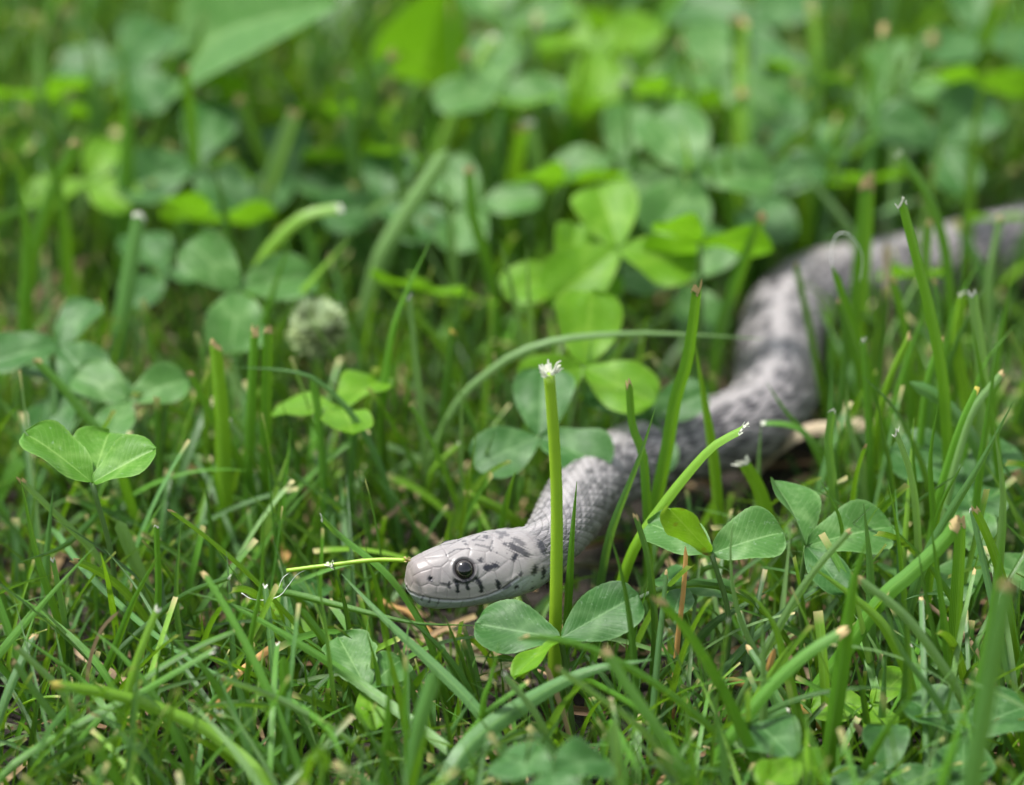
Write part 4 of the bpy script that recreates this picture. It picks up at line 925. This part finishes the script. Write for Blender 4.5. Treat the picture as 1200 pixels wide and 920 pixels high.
# ================================================================== the mass of the lawn
PROT = [(462, 605, 655, 722, 3.0), (555, 680, 755, 795, -1.0), (752, 575, 925, 660, 1.5), (636, 425, 662, 735, .5), (610, 500, 760, 660, 6.0), (740, 480, 960, 560, 9.0), (862, 310, 950, 490, 13.0), (1120, 245, 1200, 330, 14.0), (335, 650, 480, 705, 1.0), (28, 488, 186, 560, 1.0)]
def bulk(n, x0, x1, y0, y1, nseg, hmin, hmax, wmin, wmax, protect=True, flat=0.0):
    bx = rng.uniform(x0, x1, n); by = rng.uniform(y0, y1, n)
    L = rng.uniform(hmin, hmax, n); az = rng.uniform(0, 2 * np.pi, n); lean = np.abs(rng.normal(.25, .28, n)) + flat; bend = rng.uniform(-.1, 1.0, n) + flat * .3
    wd = rng.uniform(wmin, wmax, n)
    t = np.linspace(0, 1, nseg)[None]
    th = lean[:, None] + bend[:, None] * t**1.4                     # angle from vertical along the blade
    dr = np.sin(th); dz = np.cos(th); step = (L / (nseg - 1))[:, None]
    r = np.concatenate([np.zeros((n, 1)), np.cumsum((dr * step)[:, 1:], 1)], 1); z = np.concatenate([np.zeros((n, 1)), np.cumsum((dz * step)[:, 1:], 1)], 1)
    z = np.maximum(z, .1 * t)
    Pth = np.stack([bx[:, None] + r * np.cos(az)[:, None], by[:, None] + r * np.sin(az)[:, None], z - .35], -1)
    keep = np.ones(n, bool)
    d = np.full(n, 9.0)
    for k in range(0, nseg, 1):
        q = Pth[:, k]
        for i0 in range(0, n, 4000):
            dd = (np.linalg.norm(q[i0:i0 + 4000, None] - PATH[None, ::3], axis=-1) - PATHR[None, ::3]).min(1); d[i0:i0 + 4000] = np.minimum(d[i0:i0 + 4000], dd)
    keep &= d > .12
    if protect:
        X, Y_, dep = proj(Pth.reshape(-1, 3)); X = X.reshape(n, -1); Y_ = Y_.reshape(n, -1)
        for (xa, ya, xb, yb, yl) in PROT:
            keep &= ~(((X > xa) & (X < xb) & (Y_ > ya) & (Y_ < yb) & (Pth[..., 1] < yl)).any(1))
    return Pth[keep], wd[keep], az[keep]
GCOL = np.array([GC['green'], GC['green'], GC['green'], GC['lime'], GC['blue'], GC['dark'], GC['dark'], GC['dark'], GC['pale']])
def bulk_mesh(Pth, wd, az, nseg, colors, cutfrac=.45, tipc=(.5, .36, .2)):
    n = len(Pth); t = np.linspace(0, 1, nseg)
    cut = rng.random(n) < cutfrac
    prof = np.where(cut[:, None], (.6 + .4 * np.clip(t / .25, 0, 1))[None], ((.6 + .4 * np.clip(t / .25, 0, 1)) * np.clip((1 - t) / .5, .03, 1)**.8)[None]) * wd[:, None] / 2
    T_ = unit(np.gradient(Pth, axis=1)); side = np.stack([-np.sin(az), np.cos(az), np.zeros(n)], -1)[:, None]
    tw = rng.uniform(-1.2, 1.2, n)[:, None, None] + rng.uniform(-.8, .8, n)[:, None, None] * t[None, :, None]
    Nn = unit(np.cross(T_, np.broadcast_to(side, T_.shape))); sd = side * np.cos(tw) + Nn * np.sin(tw); Nn = np.cross(T_, sd)
    us = np.array([-1, 0, 1.0])
    V = Pth[:, :, None] + sd[:, :, None] * (us[None, None, :, None] * prof[..., None, None]) + Nn[:, :, None] * (np.abs(us)[None, None, :, None] * prof[..., None, None] * .4)
    F1 = grid_faces(nseg, 3); Fa = (F1[None] + (np.arange(n) * nseg * 3)[:, None, None]).reshape(-1, 4)
    uv = np.stack([np.broadcast_to((us + 1) / 2, (n, nseg, 3)), np.broadcast_to(t[None, :, None], (n, nseg, 3))], -1)
    c = colors[rng.integers(0, len(colors), n)] * rng.uniform(.75, 1.2, (n, 1)); tint = np.broadcast_to(c[:, None, None], (n, nseg, 3, 3)).copy()
    tint[cut, -1] = np.array([.50, .40, .19])
    lowdry = rng.random(n) < .25
    tint[lowdry, :3] = tint[lowdry, :3] * .5 + np.array([.3, .25, .12]) * .5                # bleached sheath at the root
    return V.reshape(-1, 3), Fa, uv.reshape(-1, 2), tint.reshape(-1, 3)
NB = 13
sets = [bulk(9500, -17, 18, -15, 62, NB, 1.6, 4.4, .08, .19), bulk(1900, -17, 18, 17, 55, NB, 3.4, 6.6, .14, .38), bulk(700, -12, 13, -13, 6, NB, 2.6, 5.6, .08, .16, flat=.35)]
q = sets[0]; k_ = rng.random(len(q[0])) < np.where(q[0][:, 0, 1] > 5, np.where(q[0][:, 0, 1] > 14, .6, .85), .5); sets[0] = tuple(z[k_] for z in q)
Pa, wa, aa = (np.concatenate(z) for z in zip(*sets))
# the largest in view become blades of their own
cx, cy, cd = proj(Pa[:, NB // 2]); tx, ty, td = proj(Pa[:, -1])
inview = (tx > 0) & (tx < 1200) & (ty > 20) & (ty < 915) & (cy < 930)
Lp = np.hypot(tx - proj(Pa[:, 0])[0], ty - proj(Pa[:, 0])[1]) * wa * (Pa[:, -1, 2] > 1.2) * np.clip(1.6 - (Pa[:, -1, 1] + 8) / 30, .3, 2)
order = np.argsort(-Lp * inview); nown = max(0, 300 - sum(1 for o in col.objects if o.name.startswith('grass_blade')))
own = order[:nown]; rest = np.ones(len(Pa), bool); rest[own] = False
kk = ['green', 'green', 'lime', 'blue', 'blue', 'dark', 'dark', 'pale']
for i in own:
    c = random.choice(kk); tip = random.choice(['point', 'point', 'tan', 'white'])
    sd_ = np.stack([-math.sin(aa[i]) * np.ones(NSEG), math.cos(aa[i]) * np.ones(NSEG), np.zeros(NSEG)], -1)
    o = make_blade('grass_blade', Pa[i], wa[i], c, tip, twist=random.uniform(-1, 1))
    px_ = list(zip(*proj(Pa[i][::-1])[:2]))[::3]
    tag(o, blade_label(px_, wa[i] * 60, c, tip), 'grass blade', 'grass blades standing out of the lawn')
low = bulk(21000, -17, 18, -15, 62, NB, .8, 2.3, .06, .15)
k_ = rng.random(len(low[0])) < np.where(low[0][:, 0, 1] > 12, .45, 1); low = tuple(z[k_] for z in low)
V, Fa, uv, ti = bulk_mesh(*(np.concatenate([a1[rest], b1]) for a1, b1 in zip((Pa, wa, aa), low)), NB, GCOL)
lawn = link(bpy.data.objects.new('lawn_grass', mesh_np('lawn_grass', V, Fa, uv, ti, M['attr']))); lawn['kind'] = 'stuff'; lawn['label'] = 'dense green lawn grass between the blades and clover'; lawn['category'] = 'grass'
parts = []
for (n, x0, x1, y0, y1) in ((5500, -60, -17, -40, 110), (5500, 18, 60, -40, 110), (1800, -17, 18, 62, 110), (1500, -17, 18, -40, -15)):
    parts.append(bulk_mesh(*bulk(n, x0, x1, y0, y1, 7, 2.0, 5.0, .2, .4, False), 7, GCOL))
parts.append(bulk_mesh(*bulk(9000, -300, 300, -150, 450, 5, 2.5, 5.5, .7, 1.3, False), 5, GCOL))
off = 0; A = []
for V, Fa, uv, ti in parts: A.append((V, Fa + off, uv, ti)); off += len(V)
V, Fa, uv, ti = (np.vstack(z) for z in zip(*A))
far_ = ~((np.abs(V[:, 0]) < 16) & (V[:, 1] > -14) & (V[:, 1] < 60)) 
ok = far_[Fa].all(1); Fa = Fa[ok]
lawn2 = link(bpy.data.objects.new('outer_lawn_grass', mesh_np('outer_lawn_grass', V, Fa, uv, ti, M['attr']))); lawn2['kind'] = 'stuff'; lawn2['label'] = 'green lawn grass around the patch where the snake lies'; lawn2['category'] = 'grass'
# dead thatch lying on the soil
Pt, wt_, az_ = bulk(5200, -20, 22, -18, 60, 7, .8, 3.2, .08, .22, False, flat=1.05)
Pt[..., 2] = np.clip(Pt[..., 2] * .6, -.3, None) + rng.uniform(0, .35, (len(Pt), 1))
V, Fa, uv, ti = bulk_mesh(Pt, wt_, az_, 7, np.array([(.26, .16, .07), (.20, .11, .045), (.34, .24, .12), (.10, .055, .025), (.04, .09, .01), (.03, .07, .01), (.08, .11, .02), (.03, .06, .01)]), .5)
M['thatch'] = grass_mat('thatch', None, .15, .65, dry=True)
th_ = link(bpy.data.objects.new('thatch', mesh_np('thatch', V, Fa, uv, ti, M['thatch']))); th_['kind'] = 'stuff'; th_['label'] = 'dead brown thatch lying on the soil under the grass'; th_['category'] = 'thatch'
